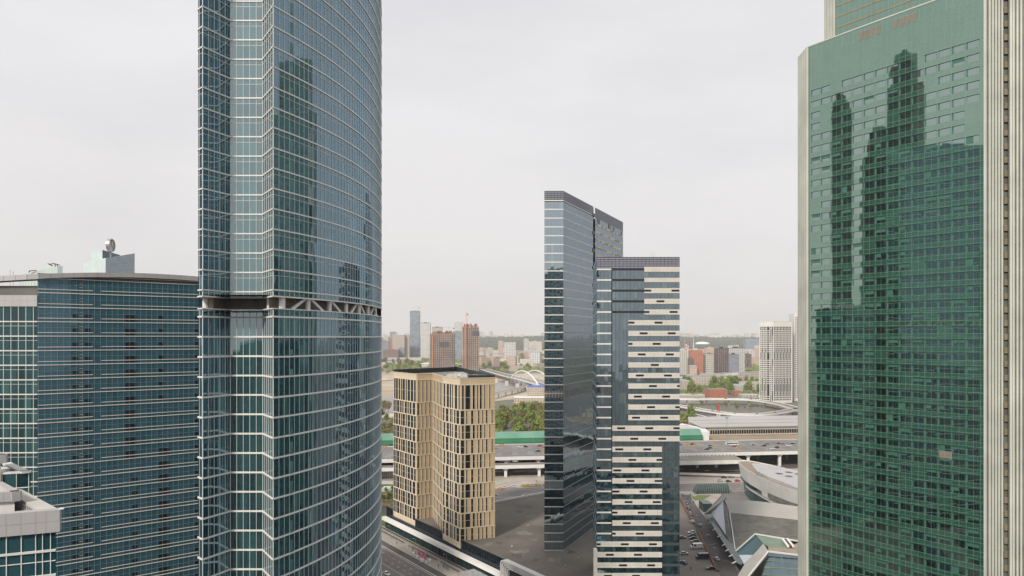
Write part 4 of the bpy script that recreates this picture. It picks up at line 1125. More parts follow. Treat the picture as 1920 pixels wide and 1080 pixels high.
# noise barrier, left/centre stretch and right stretch
def barrier(xa, xb, label):
    T = empty('noise_barrier', ((xa+xb)/2, hy((xa+xb)/2, 663), 0), label, 'noise barrier', 'green noise barriers along the highway')
    mb = MB(); beam(mb, xa, xb, 661.5, 662.3, 9, 16.8); mb.build('green_wall', M['green_bar'], T)
    mb = MB(); n_ = 8
    for j in range(n_):
        a0, a1 = j/n_, (j+1)/n_
        f = lambda t_: (662+13*t_, 16.8+4.6*math.sin(t_*math.pi/2))
        (ya, za), (yb_, zb_) = f(a0), f(a1)
        mb.face([(xa,hy(xa,ya),za),(xb,hy(xb,ya),za),(xb,hy(xb,yb_),zb_),(xa,hy(xa,yb_),zb_)])
    mb.build('curved_green_top', M['green_bar2'], T)
    mb = MB(); beam(mb, xa, xb, 661.2, 661.7, 16.7, 17.0); beam(mb, xa, xb, 661.0, 661.5, 12.9, 13.2); mb.build('rail', M['green_bar'], T)
    mb = MB(); beam(mb, xa, xb, 675, 676, 9, 21.4); mb.build('back_wall', M['green_bar'], T)
barrier(-260, 152, 'long green curved noise barrier in front of the park trees')
barrier(152.5, 181, 'short green noise barrier end with pale top beside the station')
# rail station
T11 = empty('rail_station', (250, 740, 0), 'long rail station with flat grey metal roof and a window strip beside the highway', 'station')
def sp_(px, py, z): return G(px, py, z)
xa, xb = 192, 400
mb = MB(); 
roofp = [(188,hy(188,690)),(400,hy(400,690)),(400,hy(400,778)),(196,hy(196,778)),(186,hy(186,735))]
mb.prism(roofp, 20.3, 21.2); mb.build('metal_roof', M['steelroof'], T11)
for o_ in (712, 742):
    mb = MB(); beam(mb, 192, 400, o_, o_+.8, 21.2, 21.7); mb.build('roof_ridge', M['roofgrey'], T11)
mb = MB(); beam(mb, 194, 400, 692, 770, 9, 20.3); o = mb.build('wall', plain('cream_wall', (.45,.43,.36), .7), T11)
x = 197; k = 0; items = []
while x < 330:
    items.append(lambda mb, x=x: beam(mb, x, x+1.9, 691.7, 692, 13.6, 17.4)); x += 2.5
many('window', items, M['podg'], T11)
mb = MB(); beam(mb, 192, 400, 690.5, 692, 11.5, 12.2); mb.build('platform_edge', M['redsoil'], T11)
a = [(181,hy(181,664)),(188,hy(188,664)),(192,hy(192,692)),(178,hy(178,735)),(172,hy(172,722))]
mb = MB(); mb.prism(a, 9, 19.5); mb.build('entrance_block', M['white'], T11)
mb = MB(); mb.prism([(142,hy(142,678)),(182,hy(182,678)),(178,hy(178,712)),(150,hy(150,716))], 9, 20.5); o = tag(mb.build('depot', M['concl'], None, (160,700,0)), 'pale low depot building behind the short green barrier at right', 'building')

# ================================================================ INTERCHANGE LOOPS
def spline(P, n=12):
    out_ = []
    for i in range(len(P)-1):
        p0 = P[max(i-1,0)]; p1 = P[i]; p2 = P[i+1]; p3 = P[min(i+2,len(P)-1)]
        for k in range(n):
            t_ = k/n; out_.append(.5*((2*p1)+(p2-p0)*t_+(2*p0-5*p1+4*p2-p3)*t_*t_+(3*p1-p0-3*p2+p3)*t_**3))
    return out_+[P[-1]]
def flyover(label, pts, z, wd, name='flyover', group='flyover ramps of the interchange', piers=True, cat='flyover', surf='asphb', mat='concl', lampgap=0):
    P = spline([G(a, b_, z) for a, b_ in pts])
    mid = P[len(P)//2]; T = empty(name, (mid.x, mid.y, 0), label, cat, group)
    d = MB(); s_ = MB(); r1 = MB(); pr = []
    L_ = []; 
    for i, p in enumerate(P):
        a = P[min(i+1,len(P)-1)]-P[max(i-1,0)]; a.z = 0; a.normalize(); L_.append(Vector((-a.y, a.x, 0)))
    up = Vector((0,0,1))
    for i in range(len(P)-1):
        p, q, n0, n1_ = P[i], P[i+1], L_[i], L_[i+1]
        def sect(mb, o0, o1, z0, z1): mb.hexa([p+n0*o0+up*z0, q+n1_*o0+up*z0, q+n1_*o1+up*z0, p+n0*o1+up*z0, p+n0*o0+up*z1, q+n1_*o0+up*z1, q+n1_*o1+up*z1, p+n0*o1+up*z1])
        sect(d, -wd/2, wd/2, -1.6, 0); sect(s_, -wd/2+.7, wd/2-.7, 0, .06); sect(r1, -wd/2-.3, -wd/2+.2, -1.2, 1.0); sect(r1, wd/2-.2, wd/2+.3, -1.2, 1.0)
    d.build('deck', M[mat], T); s_.build('road_surface', M[surf], T); r1.build('parapet', M['white'], T)
    if piers:
        acc = 0
        for i in range(1, len(P)-1):
            acc += (P[i]-P[i-1]).length
            if acc > 32:
                acc = 0; m_ = MB(); m_.tube((P[i].x,P[i].y,0), (P[i].x,P[i].y,z-1.5), 1.1, n=8); m_.hexa([Vector((P[i].x,P[i].y,z-3))+Vector(v) for v in ((-1,-1,0),(1,-1,0),(1,1,0),(-1,1,0),(-3,-2,1.5),(3,-2,1.5),(3,2,1.5),(-3,2,1.5))]); m_.build('pier', M['concl'], T)
    return P
PA = flyover('outer grey flyover loop curving round behind the station at right', [(1180,743),(1275,748),(1340,748),(1400,749),(1445,754),(1480,762),(1500,769)], 9, 15)
PBs = flyover('inner grey flyover ramp sweeping right from beside the striped tower', [(1200,749),(1275,761),(1320,769),(1370,776),(1420,777),(1460,773),(1495,766)], 9, 13)
flyover('low grey ramp curving between the flyovers and the station roof', [(1200,752),(1275,764),(1310,772),(1345,779),(1400,784),(1450,786)], 4, 11, piers=False)
flyover('narrow pale ramp with cars dropping toward the station', [(1260,768),(1290,775),(1320,783),(1345,792)], 2, 12, piers=False)
flyover('long straight grey railway viaduct before the brick blocks', [(1180,709),(1275,707.5),(1350,705.5),(1430,704)], 10, 14, piers=True, name='railway_viaduct', group=None, cat='viaduct')
# left: riverside flyover and bridge
PC = flyover('straight grey bridge approach with many cars, running to the arch bridge', [(860,681),(900,690),(940,701),(985,713),(1035,727)], 12, 26, name='bridge_approach', group=None, cat='bridge')
flyover('grey ramp curving below the bridge approach toward the water', [(905,742),(945,734),(978,726),(995,717),(1000,713)], 9, 9)
flyover('riverside road viaduct on the left bank beyond the sandy shore', [(640,712),(720,711),(760,709),(800,706)], 4, 12, group=None, name='riverside_viaduct', cat='viaduct')
T12 = empty('arch_bridge', (G(985,712,12).x, G(985,712,12).y, 0), 'white twin arch bridge beyond the river', 'bridge')
def arch(mb, A, B, ztop_, r=1.3):
    A = Vector(A); B = Vector(B); n_ = 26; prev = None
    for k in range(n_+1):
        t_ = k/n_; p = A.lerp(B, t_); p.z = A.z+(ztop_-A.z)*(1-(2*t_-1)**2)
        if prev is not None: mb.bar(prev, p, r*1.7, r*1.7)
        prev = p
a0 = G(959,708,12); b0 = G(1009,722,12)
mb = MB(); arch(mb, a0, b0, 12+ (712-695.5)*a0.y/F*1.05, 1.3); mb.build('arch', M['whitebr'], T12)
a1 = G(983,703,12); b1 = G(1034,715,12)
mb = MB(); arch(mb, a1, b1, 12+(707-697)*a1.y/F*1.25, 1.3); mb.build('arch', M['whitebr'], T12)
for (A_, B_, zt_) in ((a0,b0,33),(a1,b1,32)):
    mb = MB()
    for k in range(3, 24):
        t_ = k/26; p = A_.lerp(B_, t_); z = 12+(zt_-12)*(1-(2*t_-1)**2); mb.bar((p.x,p.y,12), (p.x,p.y,z), .35, .35)
    mb.build('hangers', M['white'], T12)
mb = MB()
for k in range(5):
    p = G(930+k*20, 708+k*4.6, 12); mb = MB(); mb.box(p.x-4, p.x+4, p.y-12, p.y-8, 0, 10.4); mb.build('pier', M['concl'], T12)
mb = MB(); mb.bar(a0, b0, 9, 1.8); mb.bar(a1, b1, 9, 1.8); mb.build('deck', M['concl'], T12)

# ================================================================ CURVED WHITE BUILDING AND PAVILION
T13 = empty('curved_hall', (175, 460, 0), 'white ship shaped hall with a flat rounded roof terrace and round roof lights', 'building')
back_ = [G(*p, 22) for p in ((1384,866),(1391,863.3),(1402,862.8),(1420,866),(1445,871),(1470,877),(1497,884),(1560,900))]
frnt = [G(*p, 22) for p in ((1384,866),(1390,873),(1399,880),(1408,885),(1420,891.5),(1431,897),(1443,902.5),(1456,907.5),(1475,914.5),(1497,921),(1540,934))]
cen = Vector((176,450,0))
def inset(p, z, k, dn=0):
    q = Vector((p.x, p.y, z)); c_ = Vector((cen.x+ (p.x-160)*.3, p.y*.75+cen.y*.25, z)); return q.lerp(Vector((c_.x, c_.y, z)), k)
def shell(mb, line, z0, k0, z1, k1):
    for a, b_ in zip(line[:-1], line[1:]):
        mb.face([inset(a,z0,k0), inset(b_,z0,k0), inset(b_,z1,k1), inset(a,z1,k1)])
fr = spline(frnt, 4)
mb = MB(); shell(mb, fr, 12.5, .10, 22, 0); shell(mb, back_[::-1], 12.5, .10, 22, 0); o = mb.build('flared_wall', M['white'], T13)
for p in o.data.polygons: p.use_smooth = True
mb = MB(); shell(mb, fr, 9.8, .12, 12.6, .10); mb.build('lower_wall', M['white'], T13)
mb = MB(); shell(mb, fr[5:], 8.3, .115, 9.9, .09); mb.build('white_band', M['whitebr'], T13)
mb = MB(); shell(mb, fr, .1, .22, 9.9, .17); mb.build('glass_wall', M['podg2'], T13)
mb = MB(); shell(mb, fr[:18], 10.5, .085, 12.7, .075); mb.build('dark_slot', M['podg'], T13)
mb = MB(); shell(mb, fr[22:38], 11.3, .055, 14.2, .045); mb.build('brown_panel', M['concd'], T13)
roof = [inset(p, 21.3, .02) for p in back_]+[inset(p, 21.3, .02) for p in frnt[::-1]]
mb = MB(); mb.face(roof[::-1]); mb.build('terrace', plain('tan_terrace', (.27,.22,.17), .85), T13)
mb = MB(); shell(mb, fr, 20.6, .03, 22.0, .03); shell(mb, fr, 22.0, .03, 22.01, 0); mb.build('rim', M['concl'], T13)
inner = [G(*p, 23.2) for p in ((1411,872),(1409,869.5),(1413,868),(1430,869.5),(1460,875),(1497,884.5),(1560,900),(1560,935),(1497,915),(1465,902),(1440,893),(1420,883))]
mb = MB(); mb.prism([(p.x,p.y) for p in inner][::-1], 21.3, 23.0); o = mb.build('raised_roof', M['fascia'], T13)
for px, py in ((1461,888),(1479,885.5),(1479,893),(1497,889)):
    p = G(px, py, 23.05); mb = MB(); mb.face([(p.x+2.3*math.cos(j*math.pi/9), p.y+3.0*math.sin(j*math.pi/9), 23.04) for j in range(18)]); mb.build('round_roof_light', M['dark'], T13)
for px, py in ((1421,886),(1424,889)):
    p = G(px, py, 23); mb = MB(); mb.box(p.x-.9,p.x+.9,p.y-.9,p.y+.9,22,23.6); mb.build('roof_fan', M['frame_d'], T13)

T14 = empty('angular_pavilion', (150, 400, 0), 'angular grey pavilion with folded roof planes and striped skylight triangles', 'pavilion')
def fold(name, pts, mat, under=None, parent=T14):
    """pts: (px, py, z); a roof plane with 0.4 m thickness"""
    P = [G(a, b_, z) for a, b_, z in pts]; mb = MB()
    mb.face(P[::-1]); mb.face([p-Vector((0,0,.5)) for p in P])
    for i in range(len(P)):
        a, b_ = P[i], P[(i+1) % len(P)]; mb.face([a-Vector((0,0,.5)), b_-Vector((0,0,.5)), b_, a])
    return mb.build(name, mat, parent)
M['strp'] = None
m, t, b = newmat('striped_skylight'); lk = t.links.new
geo = N(t, 'ShaderNodeNewGeometry'); sp = N(t, 'ShaderNodeSeparateXYZ'); lk(geo.outputs['Position'], sp.inputs[0])
v = math_(t, 'ADD', sp.outputs[0], math_(t, 'MULTIPLY', sp.outputs[1], .25)); fv = math_(t, 'FRACT', math_(t, 'DIVIDE', v, 1.0))
k1 = math_(t, 'LESS_THAN', fv, .2); fy = math_(t, 'FRACT', math_(t, 'DIVIDE', sp.outputs[1], 3.0)); k2 = math_(t, 'LESS_THAN', fy, .12)
mx = N(t, 'ShaderNodeMixRGB'); lk(math_(t, 'MAXIMUM', k1, k2), mx.inputs[0]); mx.inputs[1].default_value = (.50,.54,.60,1); mx.inputs[2].default_value = (.26,.31,.38,1); lk(mx.outputs[0], b.inputs['Base Color']); b.inputs['Roughness'].default_value = .35
M['strp'] = m
M['pavd'] = plain('grey_stone_roof', (.125,.12,.105), .8, 0, .22, .25, c2=(.165,.16,.14), detail=9)
M['pavl'] = plain('pale_stone_roof', (.37,.36,.33), .7, 0, .07, .1)
M['pavg'] = plain('verdigris_glass', (.055,.085,.08), .3, .1, .15, .2)
M['pavgr'] = plain('green_roof_glass', (.17,.24,.18), .5, 0, .15, .2)
M['tanroof'] = plain('tan_roof', (.30,.26,.20), .8, 0, .15, .3, detail=9)
fold('pale_roof', [(1357,934,17),(1433,941,17),(1500,950,17),(1500,975,12),(1368,961,12)], M['pavl'])
fold('grey_roof', [(1368,961.2,12),(1500,975.2,12),(1500,1015,9),(1416,1001,9),(1379,1034,6)], M['pavd'])
fold('tall_gable', [(1355.8,925,18),(1362,932,18),(1333,961.5,9),(1320,963.5,9)], M['pavl'])
fold('striped_skylight', [(1355,938,16),(1361,1003,8.3),(1333,960.5,9.5)], M['strp'])
fold('dark_slope', [(1355.5,938,16.4),(1368,961,11.8),(1379,1034,5.8),(1361.5,1003,8)], M['concd'])
fold('glass_canopy', [(1323,966,7),(1333,961,7.6),(1363,1004,7.2),(1394,1055,6.4),(1390,1058.5,6),(1380,1054,6)], M['pavg'])
for a, b_ in ((1334,979),(1341,992),(1350,1005),(1359,1021),(1365,1031),(1372,1041),(1378,1054)):
    p = G(a, b_, 6.6); mb = MB(); mb.bar(p-Vector((1.6,1.0,.3)), p+Vector((.5,.4,.1)), .3, .35); mb.build('canopy_strut', M['whitebr'], T14)
fold('dark_glass_slope', [(1379.5,1035,6),(1416,1001.5,10.2),(1430,1019,9),(1410,1040,7.2),(1385,1040,6)], M['podg2'])
fold('striped_skylight', [(1384,1040.3,6),(1412,1040.3,7.2),(1395,1058,6)], M['strp'])
fold('green_roof', [(1416,1001.5,10.3),(1466,1011,10.3),(1478,1025.5,9.5),(1440,1024,9.5),(1431,1019,9.3)], M['pavgr'])
fold('tan_roof', [(1440,1024.2,9.5),(1478,1025.8,9.5),(1500,1016,10.2),(1500,1040,8.6),(1441,1033,9)], M['tanroof'])
fold('pale_ridge', [(1431,1019,9.5),(1441,1033,9.2),(1402,1084,6),(1383,1080,5),(1396,1058,6.2),(1412,1040,7.4)], M['pavl'])
mb = MB(); mb.bar(G(1379,1034,6.4), G(1416,1001,10.8), .5, .5); mb.bar(G(1416,1001,10.8), G(1500,1015,10.4), .6, .6); mb.bar(G(1441,1034,9.6), G(1500,1041,9), .7, .7); mb.bar(G(1441,1034,9.6), G(1402,1083,6.4), .7, .7); mb.bar(G(1368,961,12.3), G(1379,1034,6.2), .4, .4); mb.build('white_copings', M['white'], T14)
for i in range(2):
    mb = MB(); mb.bar(G(1467+i*9,1010.5,11), G(1478+i*9.5,1025,10.3), 1.0, .8); mb.build('roof_slot_rim', M['whitebr'], T14)
mb = MB(); mb.bar(G(1472,1011,10.7), G(1483,1025.5,10.0), 1.7, .4); mb.build('roof_slot', M['black'], T14)
# glazed front facing the camera
fp = Fac((G(1405,1085,5).x, G(1405,1085,5).y), (G(1510,1085,5).x, G(1510,1085,5).y))
A_ = [G(1441,1036,8.6), G(1500,1042,8.3)]
mb = MB(); p, q = A_; bt = [Vector((p.x-10,p.y-18,.3)), Vector((q.x+8,q.y-14,.3))]
mb.face([Vector((p.x-9,p.y-15,.2)), Vector((q.x+2,q.y-13,.2)), q, p], [(0,0),(24,0),(24,9),(6,9)]); o = mb.build('front_glass', M['iqg2'], T14)
mb = MB()
for k, (mat_) in enumerate((1,2,3)):
    t_ = .22+.24*k; a = Vector((p.x-9,p.y-15,.2)).lerp(p, t_)+Vector((0,-.2,.1)); b_ = Vector((q.x+2,q.y-13,.2)).lerp(q, t_)+Vector((0,-.2,.1)); mb.bar(a, b_, .5, .9 if k==1 else .3)
for k in range(6):
    t_ = k/5; a = Vector((p.x-9,p.y-15,.2)).lerp(Vector((q.x+2,q.y-13,.2)), t_)+Vector((0,-.2,0)); b_ = p.lerp(q, t_)+Vector((0,-.2,0)); mb.bar(a, b_, .15, .15)
mb.build('glazing_bars', M['pavgr'], o)
mb = MB(); P = [G(*c_) for c_ in ((1368,961,11.3),(1500,975,11.3),(1500,1015,8.4),(1416,1001,8.4),(1379,1034,5.4),(1361,1003,7.4))]
for i in range(len(P)):
    a, b_ = P[i], P[(i+1) % len(P)]; mb.face([(a.x,a.y,.1),(b_.x,b_.y,.1),b_,a])
P = [G(*c_) for c_ in ((1357,936,16),(1500,951,16),(1500,975,11.3),(1368,961,11.3))]
for i in range(len(P)):
    a, b_ = P[i], P[(i+1) % len(P)]; mb.face([(a.x,a.y,.1),(b_.x,b_.y,.1),b_,a])
mb.build('walls', M['concd'], T14)
mb = MB(); 
for a, b_ in ((1322,966),(1379,1056)): pass
a, b_ = G(1321,966), G(1381,1064); mb.bar((a.x+1,a.y,1.5),(b_.x+1,b_.y,1.5), .4, 3); mb.build('front_wall', M['podg'], T14)
# kiosk beside the pavilion, glass vault shelter
a = G(1318,960); mb = MB(); mb.box(a.x, a.x+5.5, a.y-1, a.y+10, 0, 5.4); o = tag(mb.build('kiosk', M['pavg'], None, (a.x+2.7,a.y+4,0)), 'small dark grey box kiosk beside the tip of the pavilion', 'kiosk')
T15 = empty('glass_vault', (G(1342,926).x, G(1342,926).y, 0), 'dark glass barrel vault shelter beside the lower road', 'shelter')
mb = MB(); pa = G(1312,926.5); pb = G(1368,925.5); n_ = 12; rr = 5.2; wd = 9
for k in range(n_):
    a0, a1 = math.pi*k/n_, math.pi*(k+1)/n_
    f = lambda p, an, e=0: Vector((p.x+e*(1-math.sin(an)), p.y+wd/2-wd/2*math.cos(an), .2+6.2*math.sin(an)))
    mb.face([f(pa,a0,-3), f(pb,a0), f(pb,a1), f(pa,a1,-3)])
mb.face([f(pa, math.pi*k/n_, -3) for k in range(n_+1)]); mb.face([f(pb, math.pi*k/n_) for k in range(n_+1)][::-1])
mb.build('vault', M['pavg'], T15)
mb = MB()
for j in range(14):
    t_ = j/13; p = pa.lerp(pb, t_)
    for k in range(n_): mb.bar(f(p, math.pi*k/n_)+Vector((0,-.03,.03)), f(p, math.pi*(k+1)/n_)+Vector((0,-.03,.03)), .12, .12)
mb.build('hoops', M['frame_d'], T15)

# ================================================================ DISTANT TOWERS AND BLOCKS
def W(name, *a, **k): M[name] = winmat(name, *a, **k)
W('w_slate', (.24,.25,.27), (.09,.12,.16), 9, 7.2, .8, .7)
W('w_slate2', (.24,.235,.24), (.08,.10,.14), 4, 3.6, .7, .6)
W('w_beige', (.42,.36,.30), (.16,.14,.13), 3.6, 3.2, .45, .5)
W('w_white', (.60,.59,.56), (.12,.13,.15), 6.0, 6.0, .5, .55, wall2=(.48,.45,.40))
W('w_brick', (.38,.15,.085), (.13,.06,.045), 6.4, 6.0, .42, .6)
W('w_brick2', (.16,.10,.095), (.06,.045,.05), 4.6, 4.2, .42, .62)
W('w_dark', (.085,.065,.06), (.17,.13,.115), 6.2, 5.4, .4, .5)
W('w_lat', (.55,.52,.47), (.11,.10,.09), 6, 6, .5, .6)
W('w_panel', (.62,.59,.54), (.20,.18,.17), 5.2, 5.6, .45, .42, wall2=(.55,.46,.38))
W('w_panel2', (.46,.35,.28), (.17,.14,.13), 5.2, 5.6, .45, .42, wall2=(.50,.36,.28))
W('w_low', (.47,.41,.33), (.13,.11,.09), 4.4, 3.8, .44, .50, wall2=(.46,.42,.36))
W('w_lowr', (.36,.13,.07), (.14,.08,.06), 4.0, 3.6, .35, .55)
def block(name, label, cat, pxa, pxb, top, Y, mat, roofm=None, depth=None, group=None, rot=0, mats2=None, zb=0, parts=()):
    xa, xb = X(pxa, Y), X(pxb, Y); z = Zt(top, Y); d = depth or max(12, (xb-xa)*.6)
    cx_ = (xa+xb)/2; T = None
    if rot:
        wd = (xb-xa); s_, c_ = abs(math.sin(R(rot))), math.cos(R(rot)); wd = (wd-d*s_)/c_ if (wd-d*s_) > 4 else wd*.75
    else: wd = xb-xa
    hw = wd/2; cs, sn = math.cos(R(rot)), math.sin(R(rot)); cy_ = Y+d/2
    poly = [(cx_+x*cs-y*sn, cy_+x*sn+y*cs) for x, y in ((-hw,-d/2),(hw,-d/2),(hw,d/2),(-hw,d/2))]
    T = empty(name, (cx_, cy_, zb), label, cat, group)
    mb = MB(); mb.prism(poly, zb, z, caps=False); mb.build('wall', M[mat], T)
    mb = MB(); mb.prism([(cx_+(p[0]-cx_)*1.0, cy_+(p[1]-cy_)*1.0) for p in poly], z-.01, z+max(.8,(z-zb)*.012)); rf = mb.build('roof', M[roofm or 'roofgrey'], T)
    if z-zb > 25:
        mb = MB(); mb.box(cx_-hw*.35, cx_+hw*.25, cy_-d*.2, cy_+d*.2, z+.8, z+4.2); mb.build('plant_room', M[roofm or 'roofgrey'], rf)
    return T
block('office_tower', 'tallest slate grey glass tower with a crane on top, in the far group', 'tower', 768.5, 786.5, 584, 3600, 'w_slate', 'concd')
block('residential_tower', 'pale grey gridded tower with dark cap beside the tallest slate tower', 'tower', 788.5, 806.5, 606, 3450, 'w_white', 'black')
block('residential_tower', 'dark capped tower showing just over the left construction frame', 'tower', 810, 829, 614, 3300, 'w_beige', 'black')
block('residential_tower', 'pale tower at the back between the two construction frames', 'tower', 851.5, 870, 605, 3700, 'w_white', 'concl')
block('office_tower', 'blue grey slab tower between the two construction frames', 'tower', 849, 865, 622, 3250, 'w_slate', 'concd')
block('apartment_block', 'broad beige tower block left of the slate tower', 'apartment block', 735.5, 758.5, 628, 3500, 'w_beige', 'concl')
block('apartment_block', 'slim beige block touching the slate tower on its left', 'apartment block', 759.5, 767.5, 628, 3520, 'w_beige', 'concl')
block('office_block', 'dark slate block at the far left of the distant group', 'office block', 714, 729, 640, 3400, 'w_slate2', 'concd')
block('office_block', 'low red brown brick block in front of the beige towers', 'office block', 718, 747, 656, 3200, 'w_brick2', 'concd')
block('office_block', 'low dark grey block right of the red brown brick block', 'office block', 747, 757.5, 653, 3250, 'w_slate2', 'concd')
block('office_block', 'small grey tower on the skyline above the far left blocks', 'office block', 731, 741, 622, 5200, 'w_slate2', 'concl')
block('apartment_block', 'small white block peeping above the far left blocks', 'apartment block', 719, 728, 631, 4200, 'w_white', 'concl')
block('apartment_block', 'red brown sliver block left of the broad beige tower', 'apartment block', 731, 735, 636, 3600, 'w_brick', 'concd')
block('warehouse', 'long low warehouse with bright blue roof on the far bank', 'warehouse', 726, 744.5, 677, 2950, 'w_white', 'blueroof', depth=110)
block('warehouse', 'long low white shed behind the blue roofed warehouse', 'warehouse', 714, 790, 671.5, 3150, 'w_white', 'concl', depth=60)
block('warehouse', 'low white sheds right of the far bank trees', 'warehouse', 786, 804, 682, 2500, 'w_white', 'whitebr', depth=80)
block('hotel_tower', 'grey and white ribbed tower on a low sandy podium beyond the arch bridge', 'tower', 945, 967, 641.5, 2750, 'w_white', 'concd')
block('podium_block', 'low sandy podium at the foot of the ribbed grey tower', 'building', 940, 976, 683, 2550, 'w_low', 'concl', depth=90)
block('long_block', 'long cream classical block left of the ribbed grey tower', 'building', 912, 946, 667, 2950, 'w_low', 'concl', depth=40)
block('apartment_block', 'white slab block standing above the trees at the edge of the far wood', 'apartment block', 982, 991.5, 636, 4300, 'w_white', 'concl')
block('apartment_block', 'long pale panel block right of the white slab by the far wood', 'apartment block', 992, 1016, 640.5, 4500, 'w_panel', 'concl')
block('apartment_block', 'pink brown panel block left of the ribbed grey tower', 'apartment block', 934, 944, 640, 4100, 'w_panel2', 'concl')
block('apartment_block', 'cream brick block low on the left of the far wood', 'apartment block', 911, 925, 653, 3500, 'w_low', 'concl')
block('office_block', 'white office with bright blue roof by the bridge ramp', 'office', 989, 1026, 726, 1330, 'w_low', 'blueroof', depth=40)
T = block('long_hall', 'long white hall with small square windows by the park trees', 'building', 964, 1035, 746, 1130, 'w_low', 'whitebr', depth=18)
M['hoist'] = plain('faded_orange', (.48,.20,.09), .7)
# construction frames
def frame_tower(label, pxa, pxb, top, Y, levels_, cols, dark, _n, crane_px=None, crane_top=None):
    xa, xb = X(pxa,Y), X(pxb,Y); zt_ = Zt(top,Y); d = (xb-xa)*.8
    T = empty('unfinished_tower', ((xa+xb)/2, Y+d/2, 0), label, 'unfinished tower', 'concrete frame towers under construction')
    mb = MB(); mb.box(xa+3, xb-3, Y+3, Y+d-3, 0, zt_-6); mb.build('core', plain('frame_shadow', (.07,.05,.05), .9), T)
    n_ = levels_
    mb = MB()
    for k in range(n_):
        z = zt_*k/n_; mb.box(xa, xb, Y, Y+d, z, z+1.9)
    o = mb.build('floor_slabs', plain('raw_concrete_'+str(pxa), (.33,.26,.22), .85, 0, .3, .03), T)
    mb = MB()
    for k in range(cols+1):
        x = xa+(xb-xa)*k/cols; mb.box(x-1.0, x+1.0, Y-.1, Y+1.2, 0, zt_-2); y = Y+d*k/cols; mb.box(xb-1.2, xb+.1, y-.6, y+.6, 0, zt_-2); mb.box(xa-.1, xa+1.2, y-.6, y+.6, 0, zt_-2)
    mb.build('columns', o.data.materials[0], T)
    rr = random.Random(pxa)
    mb = MB()
    for k in range(16):
        x = xa+rr.random()*(xb-xa-6); h = rr.uniform(3, 13); mb.box(x, x+rr.uniform(3,8), Y+rr.uniform(0,d*.5), Y+d*.6, zt_-6, zt_-4+h)
    mb.build('formwork', plain('red_brown_formwork', (.26,.09,.07), .8), T)
    a, b_, c, d_ = dark
    mb = MB(); mb.box(X(a,Y-1), X(b_,Y-1), Y-1.5, Y+2, Zt(d_,Y), Zt(c,Y)); mb.build('dark_banner', plain('dark_netting', (.06,.065,.08), .7), T)
    # side hoist
    mb = MB(); x = X(crane_px, Y-4); mb.box(x-1.6, x+1.6, Y-5, Y-1, 0, Zt(crane_top,Y)) ; mb.build('orange_hoist', M['hoist'], T)
frame_tower('left orange netted concrete frame tower with dark banner', 806, 850, 624, 2350, 22, 11, (824,842,641,651), None, 811, 630)
frame_tower('right taller concrete frame tower with orange mast and dark banner', 867, 897, 611, 2200, 25, 8, (885.5,899,621,630), None, 873.5, 608)
def crane(label, px, base_py, top, Y, jl, jr, hz=0, mat='orange'):
    x = X(px,Y); zt_ = Zt(top,Y); zb_ = Zt(base_py,Y); T = empty('tower_crane', (x,Y,zb_), label, 'crane', 'tower cranes')
    mb = MB()
    w_ = 1.3
    for sx in (-w_,w_):
        for sy in (-w_,w_): mb.bar((x+sx,Y+sy,zb_),(x+sx,Y+sy,zt_), .45,.45)
    z = zb_; s_ = 1
    while z < zt_-3: mb.bar((x-w_*s_,Y-w_,z),(x+w_*s_,Y-w_,z+3),.35,.35); s_ = -s_; z += 3
    mb.build('mast', M[mat], T)
    mb = MB(); a = Vector((X(jl,Y),Y,zt_-1+hz)); b_ = Vector((X(jr,Y),Y,zt_-1)); mb.bar(a,b_, 1.2,1.0); mb.bar((x,Y,zt_),(x,Y,zt_+7),.8,.8); mb.bar((x,Y,zt_+7),a,.3,.3); mb.bar((x,Y,zt_+7),b_,.3,.3); mb.build('jib', M[mat], T)
    mb = MB(); mb.box(b_.x-3,b_.x+1,Y-1.5,Y+1.5,b_.z-4,b_.z-.5); mb.build('counterweight', M['concd'], T)
crane('small crane with level jib on top of the tallest slate tower', 783.5, 583, 576, 3600, 773, 787, 4, 'concl')
crane('orange crane rising beside the right construction frame', 874.5, 640, 588, 2205, 873, 877.5, 0)
crane('pale crane with long level jib over the left construction frame', 842, 622, 614, 2360, 829, 851, 0, 'steelroof')

# right-hand background
block('apartment_block', 'pale lattice fronted block right beside the striped tower', 'apartment block', 1262, 1291.5, 657, 2090, 'w_lat', 'concl')
block('apartment_block', 'red brick block with two lit faces, tallest brick one', 'apartment block', 1292, 1321, 656, 2090, 'w_brick', 'concl', rot=-12)
block('apartment_block', 'dark purplish low block at the foot of the red brick one', 'apartment block', 1291, 1301, 672, 2050, 'w_brick2', 'concd')
block('apartment_block', 'green grey lattice block between the brick block and the dark brown block', 'apartment block', 1321.5, 1342, 664, 2110, 'w_lat', 'concd')
block('apartment_block', 'tan block rising behind the green grey lattice block', 'apartment block', 1323, 1341, 653, 2500, 'w_panel2', 'concl')
block('apartment_block', 'dark brown square block in the middle of the brick group', 'apartment block', 1342.5, 1367, 653.5, 2080, 'w_dark', 'black', rot=10)
block('apartment_block', 'tall white block with dark slots behind the patterned low one', 'apartment block', 1367.5, 1397, 653, 2150, 'w_white', 'black')
block('apartment_block', 'low dark block with white square pattern before the tall white one', 'apartment block', 1367.5, 1386, 664.5, 2060, 'w_slate2', 'black')
block('apartment_block', 'small dark brown block right of the tall white block', 'apartment block', 1397.5, 1409, 664, 2350, 'w_dark', 'concd')
block('apartment_block', 'white stepped block behind the small dark brown one', 'apartment block', 1402, 1415, 657, 2700, 'w_white', 'concl')
block('apartment_block', 'pinkish tall block left of the white gridded tower', 'apartment block', 1415, 1423, 653, 2900, 'w_panel2', 'concl')
